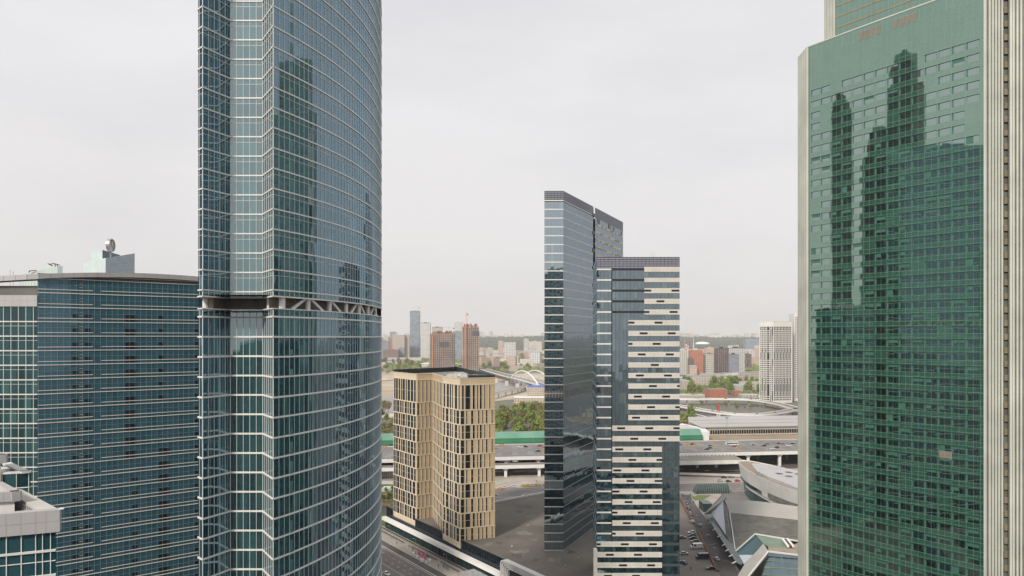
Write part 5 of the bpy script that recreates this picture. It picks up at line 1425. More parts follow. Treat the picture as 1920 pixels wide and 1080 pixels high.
block('office_block', 'large smooth blue grey box on the horizon left of the white gridded tower', 'office', 1398, 1424, 635.5, 5200, 'w_slate', 'concd')
block('apartment_house', 'grey roofed cream house low beside the striped tower', 'apartment house', 1279, 1297, 715, 1480, 'w_low', 'roofgrey', depth=60)
block('apartment_house', 'long grey roofed house behind the green trees', 'apartment house', 1318, 1396, 713, 1650, 'w_low', 'roofgrey', depth=70)
block('apartment_house', 'grey roofed row house nearest the striped tower, further back', 'apartment house', 1275, 1312, 709, 1760, 'w_low', 'roofgrey', depth=60)
block('apartment_house', 'cream house with balconies and grey roof left of the white gridded tower', 'apartment house', 1379, 1426, 724, 1420, 'w_low', 'roofgrey', depth=60)
block('apartment_house', 'long grey roofed house against the railway viaduct', 'apartment house', 1385, 1426, 712, 1700, 'w_low', 'roofgrey', depth=50)
block('brick_house', 'bright orange red brick house with dark roof before the trees', 'brick house', 1330.5, 1364.5, 731, 1285, 'w_lowr', 'brown', depth=40)
block('brick_house', 'small dark red house right of the bright brick house', 'brick house', 1377, 1391, 734, 1340, 'w_lowr', 'brown', depth=20)
block('low_shed', 'pale low sheds beside the parked cars in front of the cream house', 'shed', 1392, 1424, 741, 1310, 'w_white', 'concl', depth=24)
block('low_shed', 'pale sheds between the grey roofs and the flyover at far left of the right gap', 'shed', 1276, 1322, 741, 1310, 'w_low', 'concl', depth=24)
# obelisk, striped mast, domed arena
o_ = empty('radio_mast', (X(1283.5,4200),4200,0), 'thin dark lattice mast on the horizon right of the striped tower', 'mast')
mb = MB(); mb.tube((X(1283.5,4200),4200,0),(X(1283.5,4200),4200,Zt(621,4200)), 2.2, .5, n=6); mb.build('mast', M['frame_d'], o_)
mb = MB(); mb.tube((X(1300.5,5000),5000,0),(X(1300.5,5000),5000,Zt(628,5000)), 7, 1, n=6); tag(mb.build('obelisk', M['concl'], None, (X(1300.5,5000),5000,0)), 'pale pointed obelisk on the horizon', 'obelisk')
for i, (px, tp) in enumerate(((1286.5,643),(1290,646))):
    o_ = empty('striped_chimney', (X(px,4000),4000,0), 'red and white banded chimney, the %s one' % ('taller left' if i == 0 else 'shorter right'), 'chimney', 'banded chimneys')
    for k in range(6):
        z0 = Zt(tp,4000)*(.4+k*.1); z1 = Zt(tp,4000)*(.5+k*.1)
        mb = MB(); mb.tube((X(px,4000),4000,z0),(X(px,4000),4000,z1), 4, 4, n=8); mb.build('painted_ring', M['redp' if k % 2 else 'whitebr'], o_)
    mb = MB(); mb.tube((X(px,4000),4000,0),(X(px,4000),4000,Zt(tp,4000)*.4), 4, 4, n=8); mb.build('stack', M['concl'], o_)
mb = MB(); ax, ay = X(1317,5100), 5100; n_ = 20
for k in range(6):
    for j in range(n_):
        f = lambda a, b2: Vector((ax+48*math.cos(a)*math.cos(b2), ay+60*math.sin(a)*math.cos(b2), 64+13*math.sin(b2)))
        a0, a1 = 2*math.pi*j/n_, 2*math.pi*(j+1)/n_; b0_, b1_ = k*math.pi/12, (k+1)*math.pi/12; mb.face([f(a0,b0_),f(a1,b0_),f(a1,b1_),f(a0,b1_)])
mb.prism([(ax+48*math.cos(2*math.pi*j/n_), ay+60*math.sin(2*math.pi*j/n_)) for j in range(n_)], 60, 64); tag(mb.build('domed_arena', M['whitebr'], None, (ax,ay,0)), 'shallow white dome on the horizon between the obelisk and the flyovers', 'arena')
# red and white lattice mast near
mx_, my_ = G(1347,792).x, G(1347,792).y
o_ = empty('lattice_mast', (mx_,my_,0), 'red and white lattice mast standing by the station roof', 'mast')
zt_ = Zt(754.5,my_)
for k in range(6):
    z0, z1 = zt_*k/6, zt_*(k+1)/6; w0, w1 = 2.4-1.8*k/6, 2.4-1.8*(k+1)/6; mb = MB()
    for sx, sy in ((-1,-1),(1,-1),(1,1),(-1,1)): mb.bar((mx_+sx*w0,my_+sy*w0,z0),(mx_+sx*w1,my_+sy*w1,z1),.35,.35)
    for h in range(3):
        za, zb_ = z0+(z1-z0)*h/3, z0+(z1-z0)*(h+1)/3; mb.bar((mx_-w0,my_-w0,za),(mx_+w0,my_-w0,zb_),.25,.25); mb.bar((mx_+w0,my_-w0,za),(mx_-w0,my_-w0,zb_),.25,.25)
    mb.build('painted_section', M['whitebr' if k < 3 else ('redp')], o_)
# white gridded residential tower
T16 = empty('gridded_tower', (X(1455,1200), 1215, 0), 'tall white residential tower with a dense grid of small dark windows', 'tower')
YW = 1200.0; a = (X(1424,YW+14), YW+14); b_ = (X(1450,YW), YW); c = (X(1485.5,YW+9), YW+9); zw = Zt(604.5, YW)
segw = [Fac(a,b_), Fac(b_,c)]
mb = MB(); mb.prism([a,b_,c,(c[0]+8,YW+46),(a[0]+14,YW+50)], 0, zw); mb.build('wall', plain('white_render', (.62,.60,.55), .7, 0, .05, .1), T16)
mb = MB(); mb.prism([(a[0]+3,a[1]+3),(b_[0]+1,b_[1]+3),(c[0]-4,c[1]+4),(c[0]-2,YW+40),(a[0]+16,YW+40)], zw, zw+2.2); mb.build('roof_plant', M['concl'], T16)
items = []; rw = random.Random(9)
for fi, f_ in enumerate(segw):
    z = zw-9.5; 
    while z > 4:
        u = 1.6
        while u < f_.L-1.6:
            h = 1.7 if rw.random() < .5 else 3.1; wd = 1.35
            if fi == 0 and 11 < u < 15: wd = 4.2
            wd = wd if wd > 3 else 1.75
            kk = (int(u*10)*7+int(z*3)*13) % 11
            items.append((f_, u, u+wd, z+(0 if kk > 2 else -1.16), z+2.45))
            u += 2.75 if wd < 3 else 5.6
        z -= 3.55
many('window', [lambda mb, q=q: q[0].box(mb, q[1], q[2], q[3], q[4], 0, .08) for q in items], M['black'], T16)
T17 = empty('gridded_tower', (X(1499,1235),1245,0), 'second white residential tower, mostly hidden behind the green tower edge', 'tower')
f_ = Fac((X(1489.5,1235),1235),(X(1530,1235),1240)); mb = MB(); mb.prism([(X(1489.5,1235),1235),(X(1530,1235),1240),(X(1530,1235),1275),(X(1496,1235),1275)], 0, Zt(588,1235)); mb.build('wall', M['white'], T17)
items = []; z = Zt(588,1235)-8
while z > 4:
    for u in (1.8,4.4): items.append((u,u+1.5,z,z+2.1))
    z -= 3.5
many('window', [lambda mb, q=q: f_.box(mb, q[0], q[1], q[2], q[3], 0, .08) for q in items], M['black'], T17)

# many far blocks: shared box meshes, copies differ in size and wall
rf = random.Random(21)
def far_mesh(mat, w_, d, h):
    mb = MB(); mb.prism([(-w_/2,-d/2),(w_/2,-d/2),(w_/2,d/2),(-w_/2,d/2)], 0, h, caps=False)
    me = mb.build('far_block_src', M[mat]); a = me.data; bpy.data.objects.remove(me)
    mb = MB(); mb.prism([(-w_/2,-d/2),(w_/2,-d/2),(w_/2,d/2),(-w_/2,d/2)], h-.01, h+1.2); r_ = mb.build('roof_src', M['roofgrey']); b2 = r_.data; bpy.data.objects.remove(r_)
    return a, b2
fm_ = [far_mesh(m_, *s_) for m_, s_ in (('w_panel',(60,16,28)),('w_panel2',(34,18,42)),('w_low',(80,16,18)),('w_white',(28,26,52)),('w_panel',(100,16,30)),('w_low',(46,20,16)),('w_white',(50,30,22)),('w_panel2',(70,14,27)))]
kinds_ = ['pale long panel block','pinkish upright panel block','long low cream house','white upright block','very long pale panel block','low cream house','low white block','long pinkish panel block']
zones = [ # px range, Y range, count, place words
 (700, 1020, 3300, 5000, 62, 'in the hazy quarter below the far wood'),
 (902, 1020, 2300, 3200, 28, 'among trees beyond the arch bridge'),
 (1275, 1425, 2350, 4800, 60, 'behind the brick and lattice blocks on the right'),
 (1275, 1425, 1500, 1950, 9, 'under the railway viaduct on the right'),
 (640, 760, 2400, 3100, 8, 'beyond the river at far left of the gap'),
]
def far_copy(k, x, y, z, sc_, rz, label, group):
    r_ = bpy.data.objects.new('far_block', fm_[k][0]); r_.location = (x,y,z); r_.scale = sc_; r_.rotation_euler = (0,0,rz); col.objects.link(r_)
    tag(r_, label, 'apartment block', group)
    if y < 5200:
        c_ = bpy.data.objects.new('roof', fm_[k][1]); c_.parent = r_; col.objects.link(c_)
def zw_(words, px):
    if 'hazy' in words: return 'in the haze '+('left of the slate tower' if px < 768 else 'behind the unfinished towers' if px < 900 else 'right of the hotel' if px < 960 else 'near the sloping tower')
    if 'brick and' in words: return 'behind the '+('red brick block' if px < 1322 else 'brown blocks' if px < 1368 else 'white stepped blocks')
    return words
used = set()
keep = [(1292,1345,2000,2200)]
for pa, pb, ya, yb, n_, words in zones:
    for i in range(n_):
        px = rf.uniform(pa, pb); Y = math.sqrt(rf.uniform(ya*ya, yb*yb)); k = rf.randrange(8)
        if Y < 2000 and k in (1,3): k = 2
        if 'river' in words: k = 5
        s_ = rf.uniform(.75, 1.25); far_copy(k, X(px,Y), Y, 0, (s_*rf.uniform(.7,1.2), s_, s_*rf.uniform(.8,1.15)), R(rf.choice((0,8,-14,80,-60,35))), kinds_[k]+' '+zw_(words, px), kinds_[k]+'s '+zw_(words, px))
def skyw(px):
    return 'left of the slate tower' if px < 768 else 'behind the unfinished towers' if px < 900 else 'above the arch bridge' if px > 960 and px < 1030 else 'above the hotel right edge' if px < 1030 else 'by the thin mast' if px < 1330 else 'over the brown blocks' if px < 1385 else 'by the gridded tower'
# skyline blocks on the far ridge
for i in range(120):
    if i < 62: px = rf.uniform(718, 1020); 
    else: px = rf.uniform(1276, 1425)
    Y = rf.uniform(8300, 9800); x = X(px,Y); k = rf.choice((0,3,3,6,4,1)); z = hill(x, Y)
    s_ = rf.uniform(.8, 1.3)
    if 935 < px < 960 or 1350 < px < 1390: s_ *= .8
    far_copy(k, x, Y, z-6, (s_*1.1, s_, s_*rf.uniform(.8,1.3)), R(rf.choice((0,20,-20))), kinds_[k]+' on the skyline ridge '+skyw(px), kinds_[k]+'s on the skyline ridge '+skyw(px))
# ================================================================ TREES
def crown_mesh(name, mat, rx, rz, h0, nleaf, size, seed, bare=False, cone=0):
    rr = random.Random(seed); mb = MB()
    cl = []
    for k in range(9):
        a = rr.uniform(0, 6.283); r = rr.uniform(.15, .62)*rx; zc = h0+rz*rr.uniform(.35, 1.6); cl.append((r*math.cos(a), r*math.sin(a), zc, rr.uniform(.33,.55)*rx))
    cl.append((0,0,h0+rz*1.55,.45*rx)); cl.append((0,0,h0+rz*.9,.6*rx))
    for i in range(nleaf):
        cx_, cy_, cz_, cr_ = rr.choice(cl)
        v = Vector((rr.gauss(0,1), rr.gauss(0,1), rr.gauss(0,1))).normalized()*(cr_*(rr.random()**.45))
        p = Vector((cx_,cy_,cz_))+v; n_ = (v.normalized()+Vector((rr.gauss(0,.6),rr.gauss(0,.6),rr.gauss(0,.6)+.3))).normalized()
        t_ = n_.cross(Vector((rr.gauss(0,1),rr.gauss(0,1),rr.gauss(0,1)))).normalized(); b2 = n_.cross(t_)
        s_ = size*rr.uniform(.5, 1.2); q = s_*(.35 if bare else .8)
        mb.face([p-t_*s_, p-b2*q, p+t_*s_, p+b2*q])
    o = mb.build(name, M[mat]); me = o.data; bpy.data.objects.remove(o); return me
def trunk_mesh(h, r, seed, nb=6):
    rr = random.Random(seed); mb = MB(); p = Vector((0,0,-.1)); 
    top = Vector((rr.uniform(-.3,.3), rr.uniform(-.3,.3), h)); mb.tube(p, top, r, r*.45, n=6, caps=False)
    for k in range(nb):
        a = rr.uniform(0,6.283); z = h*rr.uniform(.4,.95); q = Vector((0,0,z)); e_ = q+Vector((math.cos(a)*h*.35, math.sin(a)*h*.35, h*.42)); mb.tube(q, e_, r*.4, r*.1, n=5, caps=False)
    o = mb.build('trunk_src', M['bark']); me = o.data; bpy.data.objects.remove(o); return me
kindsT = []
for mat, nm, bare in (('leafg','round green tree',False),('leafm','budding olive tree',False),('leafb','bare brown tree',True)):
    for v_ in range(2):
        kindsT.append((mat, crown_mesh('crown', mat, 4.6, 4.3, 3.6, 620 if not bare else 760, .62 if not bare else .8, len(kindsT)+40, bare), trunk_mesh(7.5, .32, len(kindsT)+90, 7 if not bare else 12), nm))
rt = random.Random(77)
def tree(k, x, y, s_, label, group, z=0):
    mat, cm, tm, nm = kindsT[k]
    T = empty('tree', (x,y,z), label, 'tree', group); T.scale = (s_*rt.uniform(.85,1.2), s_*rt.uniform(.85,1.2), s_); T.rotation_euler = (0,0,rt.uniform(0,6.28))
    for nme, me in (('trunk',tm),('crown',cm)):
        o = bpy.data.objects.new(nme, me); o.parent = T; col.objects.link(o)
nmap = ['round green', 'leafy green', 'budding olive', 'half bare olive', 'bare brown', 'twiggy brown']
def wood(n_, region, smin, smax, w_, words):
    for i in range(n_):
        px, py = region(rt); p = G(px, py); k = rt.choices(range(6), w_)[0]
        w2 = words
        if 'noise barrier' in words:
            w2 = ('close behind' if p.y < 800 else 'deep behind' if p.y > 950 else 'behind')+' the green barrier, '+('hotel side' if px < 958 else 'grey tower side' if px > 996 else 'middle stretch')
        elif 'grey roofed' in words:
            w2 = 'among the grey roofed houses, '+('striped tower side' if px < 1325 else 'gridded tower side' if px > 1375 else 'mid way')
        elif 'arch bridge' in words:
            w2 = 'on the far bank, '+('left of the ribbed tower' if px < 945 else 'near the arches' if px > 980 else 'below the ribbed tower')
        elif 'left of the hotel' in words and 'bank' in words:
            w2 = 'on the river bank '+('hard by the hotel' if px > 725 else 'beside the blue tower')
        tree(k, p.x, p.y, rt.uniform(smin, smax), nmap[k]+' tree '+w2, nmap[k]+' trees '+w2)
wood(78, lambda r: (r.uniform(922,1032), 632+148500/r.uniform(705,1010)), 1.2, 1.9, (3,3,4,4,3,3), 'in the park behind the green noise barrier')
wood(34, lambda r: (r.uniform(680,745), 632+148500/r.uniform(700,1080)), 1.1, 1.7, (4,4,2,2,3,3), 'on the river bank left of the hotel')
wood(18, lambda r: (r.uniform(1270,1298), 632+148500/r.uniform(700,930)), 1.0, 1.6, (3,3,3,2,4,3), 'beside the flyovers right of the striped tower')
tree(0, G(1295,800).x, G(1295,800).y, 2.2, 'largest green tree beside the ramp right of the striped tower', None)
wood(46, lambda r: (r.uniform(1276,1424), r.uniform(718,745)), 1.3, 2.2, (5,5,3,1,0,0), 'between the grey roofed houses')
wood(12, lambda r: (r.uniform(1290,1420), r.uniform(757,768)), .5, .8, (3,3,3,3,2,0), 'on the verge inside the flyover loop')
wood(40, lambda r: (r.uniform(905,1020), r.uniform(674,698)), 1.8, 3.0, (5,5,3,1,0,0), 'along the far river bank by the arch bridge')
wood(22, lambda r: (r.uniform(705,800), r.uniform(684,703)), 1.8, 3.0, (4,4,3,2,1,1), 'on the far bank in the left gap')
wood(8, lambda r: (r.uniform(712,738), r.uniform(918,945)), .25, .4, (4,4,0,0,0,0), 'clipped small on the lawn left of the hotel')
# far woods: one mass each
def mass(name, label_kind, n_, region, size, mat, seed):
    rr = random.Random(seed); mb = MB()
    for i in range(n_):
        x, y = region(rr); z = hill(x, y); s_ = size*rr.uniform(.6,1.3)
        base = 6; rg = [Vector((x+s_*math.cos(a)*rr.uniform(.7,1.2), y+s_*math.sin(a)*rr.uniform(.7,1.2), z+s_*.25)) for a in [2*math.pi*j/base for j in range(base)]]
        md = [Vector((x+(q.x-x)*.75+rr.uniform(-1,1), y+(q.y-y)*.75, z+s_*rr.uniform(.7,.95))) for q in rg]; tp = Vector((x,y,z+s_*1.15))
        for j in range(base):
            j2 = (j+1) % base; mb.face([rg[j], rg[j2], md[j2], md[j]]); mb.face([md[j], md[j2], tp])
    return tag(mb.build(name, M[mat]), kind='stuff')
M['woodfar'] = leafmat('far_wood', (.05,.06,.04), (.09,.10,.06)); M['woodmid'] = leafmat('town_trees', (.10,.14,.04), (.20,.22,.075))
mass('far_wood', '', 7000, lambda r: (r.uniform(-2600,3600), r.uniform(5300,8200)), 19, 'woodfar', 1)
def townreg(r):
    y = math.sqrt(r.uniform(2200**2, 5300**2)); px = r.choice((r.uniform(690,1030), r.uniform(1270,1430))); return (X(px,y), y)
mass('town_greenery', '', 5200, townreg, 9.5, 'woodmid', 2)
mass('low_scrub', '', 500, lambda r: (lambda p: (p.x,p.y))(G(r.uniform(1280,1440), r.uniform(712,742))), 4.5, 'woodmid', 3)
# ================================================================ CARS
def car_parts(van=False):
    """unit car about 4.5 m, nose toward +x"""
    res = []
    L_, Wd = (5.6, 2.0) if van else (4.5, 1.8)
    if van: prof = [(-2.8,.4),(-2.8,2.3),(-2.6,2.45),(1.2,2.45),(1.7,2.3),(2.2,1.45),(2.75,1.2),(2.8,.4)]
    else: prof = [(-2.25,.35),(-2.25,.85),(-2.1,.98),(-1.5,1.02),(1.0,.95),(2.0,.82),(2.22,.65),(2.25,.35)]
    def loft(mb, prof, w0, taper=0):
        n_ = len(prof); zmx = max(p[1] for p in prof)
        A = [Vector((x,-w0/2*(1-taper*(z>zmx*.6)), z)) for x, z in prof]; B = [Vector((p.x,-p.y,p.z)) for p in A]
        mb.face(A); mb.face(B[::-1])
        for i in range(n_): j = (i+1) % n_; mb.face([A[j], A[i], B[i], B[j]])
    mb = MB(); loft(mb, prof, Wd, .06); res.append(('body', mb, 'paint'))
    if not van:
        mb = MB(); loft(mb, [(-1.9,.98),(-1.35,1.44),(.25,1.46),(1.05,.95)], Wd*.86, .12); res.append(('cabin_glass', mb, 'carglass'))
        mb = MB(); loft(mb, [(-1.32,1.43),(-1.2,1.49),(.15,1.50),(.28,1.45)], Wd*.74, 0); res.append(('roof_panel', mb, 'paint'))
    else:
        mb = MB(); mb.hexa([Vector(v) for v in ((1.75,-.9,1.5),(2.26,-.9,1.42),(2.26,.9,1.42),(1.75,.9,1.5),(1.5,-.85,2.34),(1.8,-.85,2.2),(1.8,.85,2.2),(1.5,.85,2.34))]); mb.box(.5,1.5,-1.01,1.01,1.45,2.1); res.append(('cabin_glass', mb, 'carglass'))
    for sx in (-1,1):
        for sy in (-1,1):
            x = sx*(L_/2-.85); mb = MB(); mb.tube((x,sy*(Wd/2-.2),.33),(x,sy*(Wd/2+.02),.33), .33, n=12); res.append(('wheel', mb, 'rub'))
    for sy in (-1,1):
        mb = MB(); mb.box(L_/2-.06,L_/2+.02,sy*Wd*.36-.2,sy*Wd*.36+.2,.58,.74); res.append(('headlight', mb, 'lampw'))
        mb = MB(); mb.box(-L_/2-.02,-L_/2+.05,sy*Wd*.38-.15,sy*Wd*.38+.15,.68,.86); res.append(('tail_light', mb, 'lampr'))
    out_ = []
    for nme, mb, mat in res:
        o = mb.build(nme, M['car_white'] if mat == 'paint' else M[mat]); out_.append((nme, o.data, mat == 'paint')); bpy.data.objects.remove(o)
    return out_
CAR, VAN = car_parts(), car_parts(True)
def bus_parts():
    out_ = []
    for nme, mat in (('body','car_white'),('window_strip','carglass')):
        mb = MB()
        if nme == 'body': mb.box(-5.8,5.8,-1.25,1.25,.4,3.1)
        else: mb.box(-5.3,5.5,-1.27,1.27,1.5,2.5)
        o = mb.build(nme, M[mat]); out_.append((nme, o.data, nme == 'body')); bpy.data.objects.remove(o)
    for sx in (-3.8,3.6):
        for sy in (-1,1):
            mb = MB(); mb.tube((sx,sy*1.0,.45),(sx,sy*1.28,.45), .45, n=12); o = mb.build('wheel', M['rub']); out_.append(('wheel', o.data, False)); bpy.data.objects.remove(o)
    return out_
BUS = bus_parts()
COLW = dict(white='white', black='black', silver='silver', grey='dark grey', yellow='yellow', red='red', blue='blue', orange='orange', navy='navy blue')
def car(x, y, z, ang, colr, label, group=None, kit=CAR, name='parked_car', cat='car', s_=1.0):
    T = empty(name, (x,y,z), label, cat, group); T.rotation_euler = (0,0,ang); T.scale = (s_,)*3
    for nme, me, paint in kit:
        o = bpy.data.objects.new(nme, me); o.parent = T; col.objects.link(o)
        if paint:
            o.material_slots[0].link = 'OBJECT'; o.material_slots[0].material = M['car_'+colr]
def at(px, py, z=0): p = G(px, py, z); return p.x, p.y, z+.06
HA = math.atan(SL)
# taxis and cars parked in the row before the centre gap viaduct
row = [(938,918,'orange'),(945,915,'white'),(953,913.8,'white'),(962.5,913.2,'white'),(981,912,'yellow'),(990,911.6,'yellow'),(998,911.2,'white'),(1006,911,'yellow'),(1013.5,910.6,'white'),(1020,910.4,'yellow')]
for i, (px, py, c_) in enumerate(row):
    nb = ['at the left end of the row','second in the row','third in the row','fourth in the row, before the gap','first after the gap in the row','second after the gap in the row','between two yellow ones in the row','sixth from the right tower side, just after a dark windowed white car','next to last at the right of the row','last at the right of the row beside the grey tower'][i]
    nb = nb.replace('sixth from the right tower side, just after a dark windowed white car','third yellow after the gap')
    x, y, z = at(px, py); car(x, y, z, R(150 if i == 0 else 115), c_, ('%s car %s before the piers' % (COLW[c_], nb)).replace(' of the row beside the grey tower', ' beside the grey tower'), 'cars parked before the highway piers', name='parked_car', s_=1.05)
x, y, z = at(926, 930); car(x, y, z, HA, 'grey', 'grey car on the road just past the hotel right edge', None, name='moving_car')
x, y, z = at(1005, 927); car(x, y, z, HA, 'black', 'black car on the road behind the podium roof', None, name='moving_car'); x, y, z = at(985, 930); car(x, y, z, HA+math.pi, 'silver', 'silver car on the road behind the podium roof', None, name='moving_car')
# cars on the upper deck
cars_up = [(931,840.5,'silver'),(941,834.5,'yellow'),(972,838,'white'),(978,839.5,'white'),(985,838.5,'black'),(1008,840,'silver'),(1013,837,'red'),(1008,847,'black'),(1019,842,'orange'),
 (1275,834.5,'grey'),(1289,837,'orange'),(1299,834,'black'),(1303,836.2,'yellow'),(1325,843.5,'black'),(1330,841,'navy'),(1332,837.5,'black'),(1341.5,835.8,'yellow'),(1376,838,'red'),(1384.5,841.5,'yellow'),(1411,834,'white'),(1413,836,'navy'),(1432,837,'black'),(1439,833.6,'grey'),(1448.5,842.3,'white'),(1456,840,'black'),(1461,832.6,'red'),(1468,834.2,'blue'),(1479,836.5,'white'),(1487,833.3,'black'),(722,838,'orange'),(730,832,'white'),(719,833,'silver'),(734,836,'black')]
import collections
cnt = collections.Counter()
def where(px):
    if px < 740: return 'in the narrow gap left of the hotel'
    if px < 960: return 'near the hotel edge'
    if px < 1000: return 'midway between hotel and grey tower'
    if px < 1030: return 'close to the grey tower'
    if px < 1310: return 'near the striped tower'
    if px < 1350: return 'before the station entrance'
    if px < 1400: return 'beside the white bus'
    if px < 1445: return 'midway along the station'
    return 'toward the green tower'
ordn = ['','second ','third ','fourth ']
for px, py, c_ in cars_up:
    p = G(px, py, HZ); key = (c_, where(px)); o_ = ordn[cnt[key]]; cnt[key] += 1
    car(p.x, p.y, HZ+.06, HA+(math.pi if p.y-SL*p.x < 620 else 0), c_, '%s%s car on the elevated highway %s' % (o_, COLW[c_], where(px)), 'cars on the elevated highway', name='moving_car')
p = G(1374.5, 836.0, HZ); car(p.x, p.y+3, HZ+.06, HA, 'white', 'white bus with dark window strip on the elevated highway', None, BUS, 'city_bus', 'bus')
for px, py, c_ in ((966,866,'white'),(952,867.5,'grey'),(734,862.5,'blue'),(940,866,'silver')):
    p = G(px, py, 8.6); car(p.x, p.y, 8.66, HA, c_, '%s car on the lower ramp deck %s' % (COLW[c_], 'left of the hotel' if px<740 else 'in front of the highway'), 'cars on the lower ramp deck', name='moving_car')
for px, py, c_, wd in ((1325,884,'orange','orange car on the lower road left of the white pier'),(1278,881,'grey','grey car on the lower road beside the striped tower'),(1357,896.5,'black','black car under the highway right of the white pier'),(1371,896,'grey','dark grey car under the highway near the curved hall'),(1383,903,'red','red car partly hidden by the curved hall'),(1350,903,'silver','silver car below the highway in the shade'),(1366,904,'black','black car in the second shaded row by the curved hall')):
    x, y, z = at(px, py); car(x, y, z+.1, HA, c_, wd, None, name='parked_car')
# car park by the striped tower
cp = [(1298,980,'white',100,CAR,'white and black car alone near the top of the car park','car'),(1297,1000.5,'white',8,CAR,'white estate car at the head of the parked group','car'),(1297.5,1006,'navy',6,CAR,'navy car parked below the white estate','car'),(1299,1011,'black',6,CAR,'black car parked between the navy car and the white van','car'),(1303,1017,'grey',6,CAR,'dark grey car tucked just behind the white van','car'),(1306,1029,'white',6,VAN,'white panel van parked by the rust planter','van'),(1317,1048,'navy',6,VAN,'dark blue panel van parked below the white van','van'),(1281,1057,'blue',118,CAR,'small blue car driving at the bottom of the car park','car'),(1279,927.5,'white',95,CAR,'white car at the top of the street by the striped tower','car'),(1332,1068,'black',8,CAR,'black car near the street lamps at the bottom edge','car')]
for px, py, c_, an, kit, lb, ct in cp:
    x, y, z = at(px, py); car(x, y, z+.06, R(180+an if kit is VAN or an < 20 else an), c_, lb, None, kit, 'parked_'+('van' if ct == 'van' else 'car'), ct, 1.15 if kit is VAN else 1.0)
x, y, z = at(725, 1078); car(x, y, z, math.atan2(-.822,.569), 'white', 'white car on the street at the foot of the blue tower', None, name='moving_car')
# parked rows by the houses and cars along the bridge approach
rc = random.Random(8); pal = ['white','white','silver','grey','black','red','blue']
for i in range(30):
    px = 1290+i*4.4; p = G(px, 750.5-(.8 if i % 2 else 0)-3, 0); c_ = pal[i % 7]
    car(p.x, p.y, .1, R(90+rc.uniform(-10,10)), c_, '%s car in the far parked row by the brick house' % COLW[c_], '%s cars in the far parked row' % COLW[c_], s_=1.0)
for i in range(16):
    px = 1368+rc.uniform(0,75); py = 762.5+rc.uniform(-2,3); p = G(px, py); c_ = pal[rc.randrange(7)]
    car(p.x, p.y, .1, R(rc.uniform(60,120)), c_, '%s car parked inside the flyover loop' % COLW[c_], '%s cars parked inside the flyover loop' % COLW[c_])
for i in range(18):
    t_ = rc.uniform(.12,.9); j = int(t_*(len(PC)-1)); a = PC[j]; d_ = (PC[min(j+1,len(PC)-1)]-PC[j-1]); d_.normalize(); n_ = Vector((-d_.y,d_.x,0)); o2 = rc.choice((-9,-5,5,9)); c_ = pal[rc.randrange(7)]
    car(a.x+n_.x*o2, a.y+n_.y*o2, 12.1, math.atan2(d_.y,d_.x), c_, '%s car on the bridge approach' % COLW[c_], '%s cars on the bridge approach' % COLW[c_], name='moving_car')
for Pth, wd, gz in ((PA,'outer flyover loop',9),(PBs,'inner flyover ramp',9)):
    for i in range(5):
        j = int((.25+.14*i)*(len(Pth)-1)); a = Pth[j]; d_ = (Pth[min(j+1,len(Pth)-1)]-Pth[j-1]).normalized(); c_ = ['white','black','silver','grey','red'][i]
        car(a.x, a.y, gz+.1, math.atan2(d_.y,d_.x), c_, '%s car on the %s' % (COLW[c_], wd), 'cars on the flyovers', name='moving_car')
# ================================================================ LAMPS
def lamp_kit():
    mb = MB(); mb.tube((0,0,0),(0,0,9), .13, .07, n=6); mb.tube((0,0,9),(1.5,0,9.3), .06, n=5); a = mb.build('post', M['frame_d']); am = a.data; bpy.data.objects.remove(a)
    mb = MB(); mb.box(1.2,2.1,-.17,.17,9.2,9.36); a = mb.build('lamp_head', M['frame']); bm_ = a.data; bpy.data.objects.remove(a); return (('post',am),('lamp_head',bm_))
LK = lamp_kit()
def lamp(x, y, z, ang, label, group, s_=1):
    T = empty('street_lamp', (x,y,z), label, 'street lamp', group); T.rotation_euler = (0,0,ang); T.scale = (s_,)*3
    for nme, me in LK: o = bpy.data.objects.new(nme, me); o.parent = T; col.objects.link(o)
for i, s in enumerate((-95,-62,-32,0,32)):
    p = S(s, 7.5); lamp(p.x, p.y, .15, R(200), 'grey street lamp on the pavement before the podium, number %d from the far end' % (i+1) if False else ['grey street lamp on the pavement at the far end of the podium','grey street lamp on the pavement before the hotel left wing','grey street lamp on the pavement beside the pink parasols','grey street lamp on the pavement below the hotel corner','grey street lamp on the pavement near the white portal'][i], 'street lamps before the podium', .75)
    p = S(s+10, 28); lamp(p.x, p.y, .05, R(35), ['tall lamp in the road beyond the blue tower','tall lamp in the road near the dark car lane','tall lamp in the road opposite the pink parasols','tall lamp in the road opposite the hotel corner','tall lamp in the road at the bottom edge'][i], 'lamps standing in the road', 1.0)
for i, (px, py) in enumerate(((1302,968),(1311,997),(1322,1015),(1333,1037),(1346,1064))):
    p = G(px, py); lamp(p.x, p.y, .1, R(180), ['dark lamp post by the motorcycles','dark lamp post above the white estate car','dark lamp post above the white van','dark lamp post beside the dark blue van','dark lamp post nearest the bottom edge'][i]+' on the right street', 'lamp posts on the right street', 1.0)
for i, x in enumerate(range(-70, 330, 44)):
    lamp(x, hy(x,620.8), HZ, R(90), 'tall lamp on the central reserve of the elevated highway', 'lamps on the central reserve of the elevated highway', 1.25)
# signal mast with lights
p = G(1363, 836, HZ); T = empty('lighting_mast', (p.x,p.y,HZ), 'tall dark lighting mast before the station front', 'mast')
mb = MB(); mb.tube((p.x,p.y,HZ),(p.x,p.y,Zt(783,p.y)), .3, .15, n=6); mb.build('post', M['frame_d'], T); mb = MB(); mb.box(p.x-1.3,p.x+1.3,p.y-.4,p.y+.4,Zt(785,p.y),Zt(782,p.y)); mb.build('lamp_head', M['frame_d'], T)
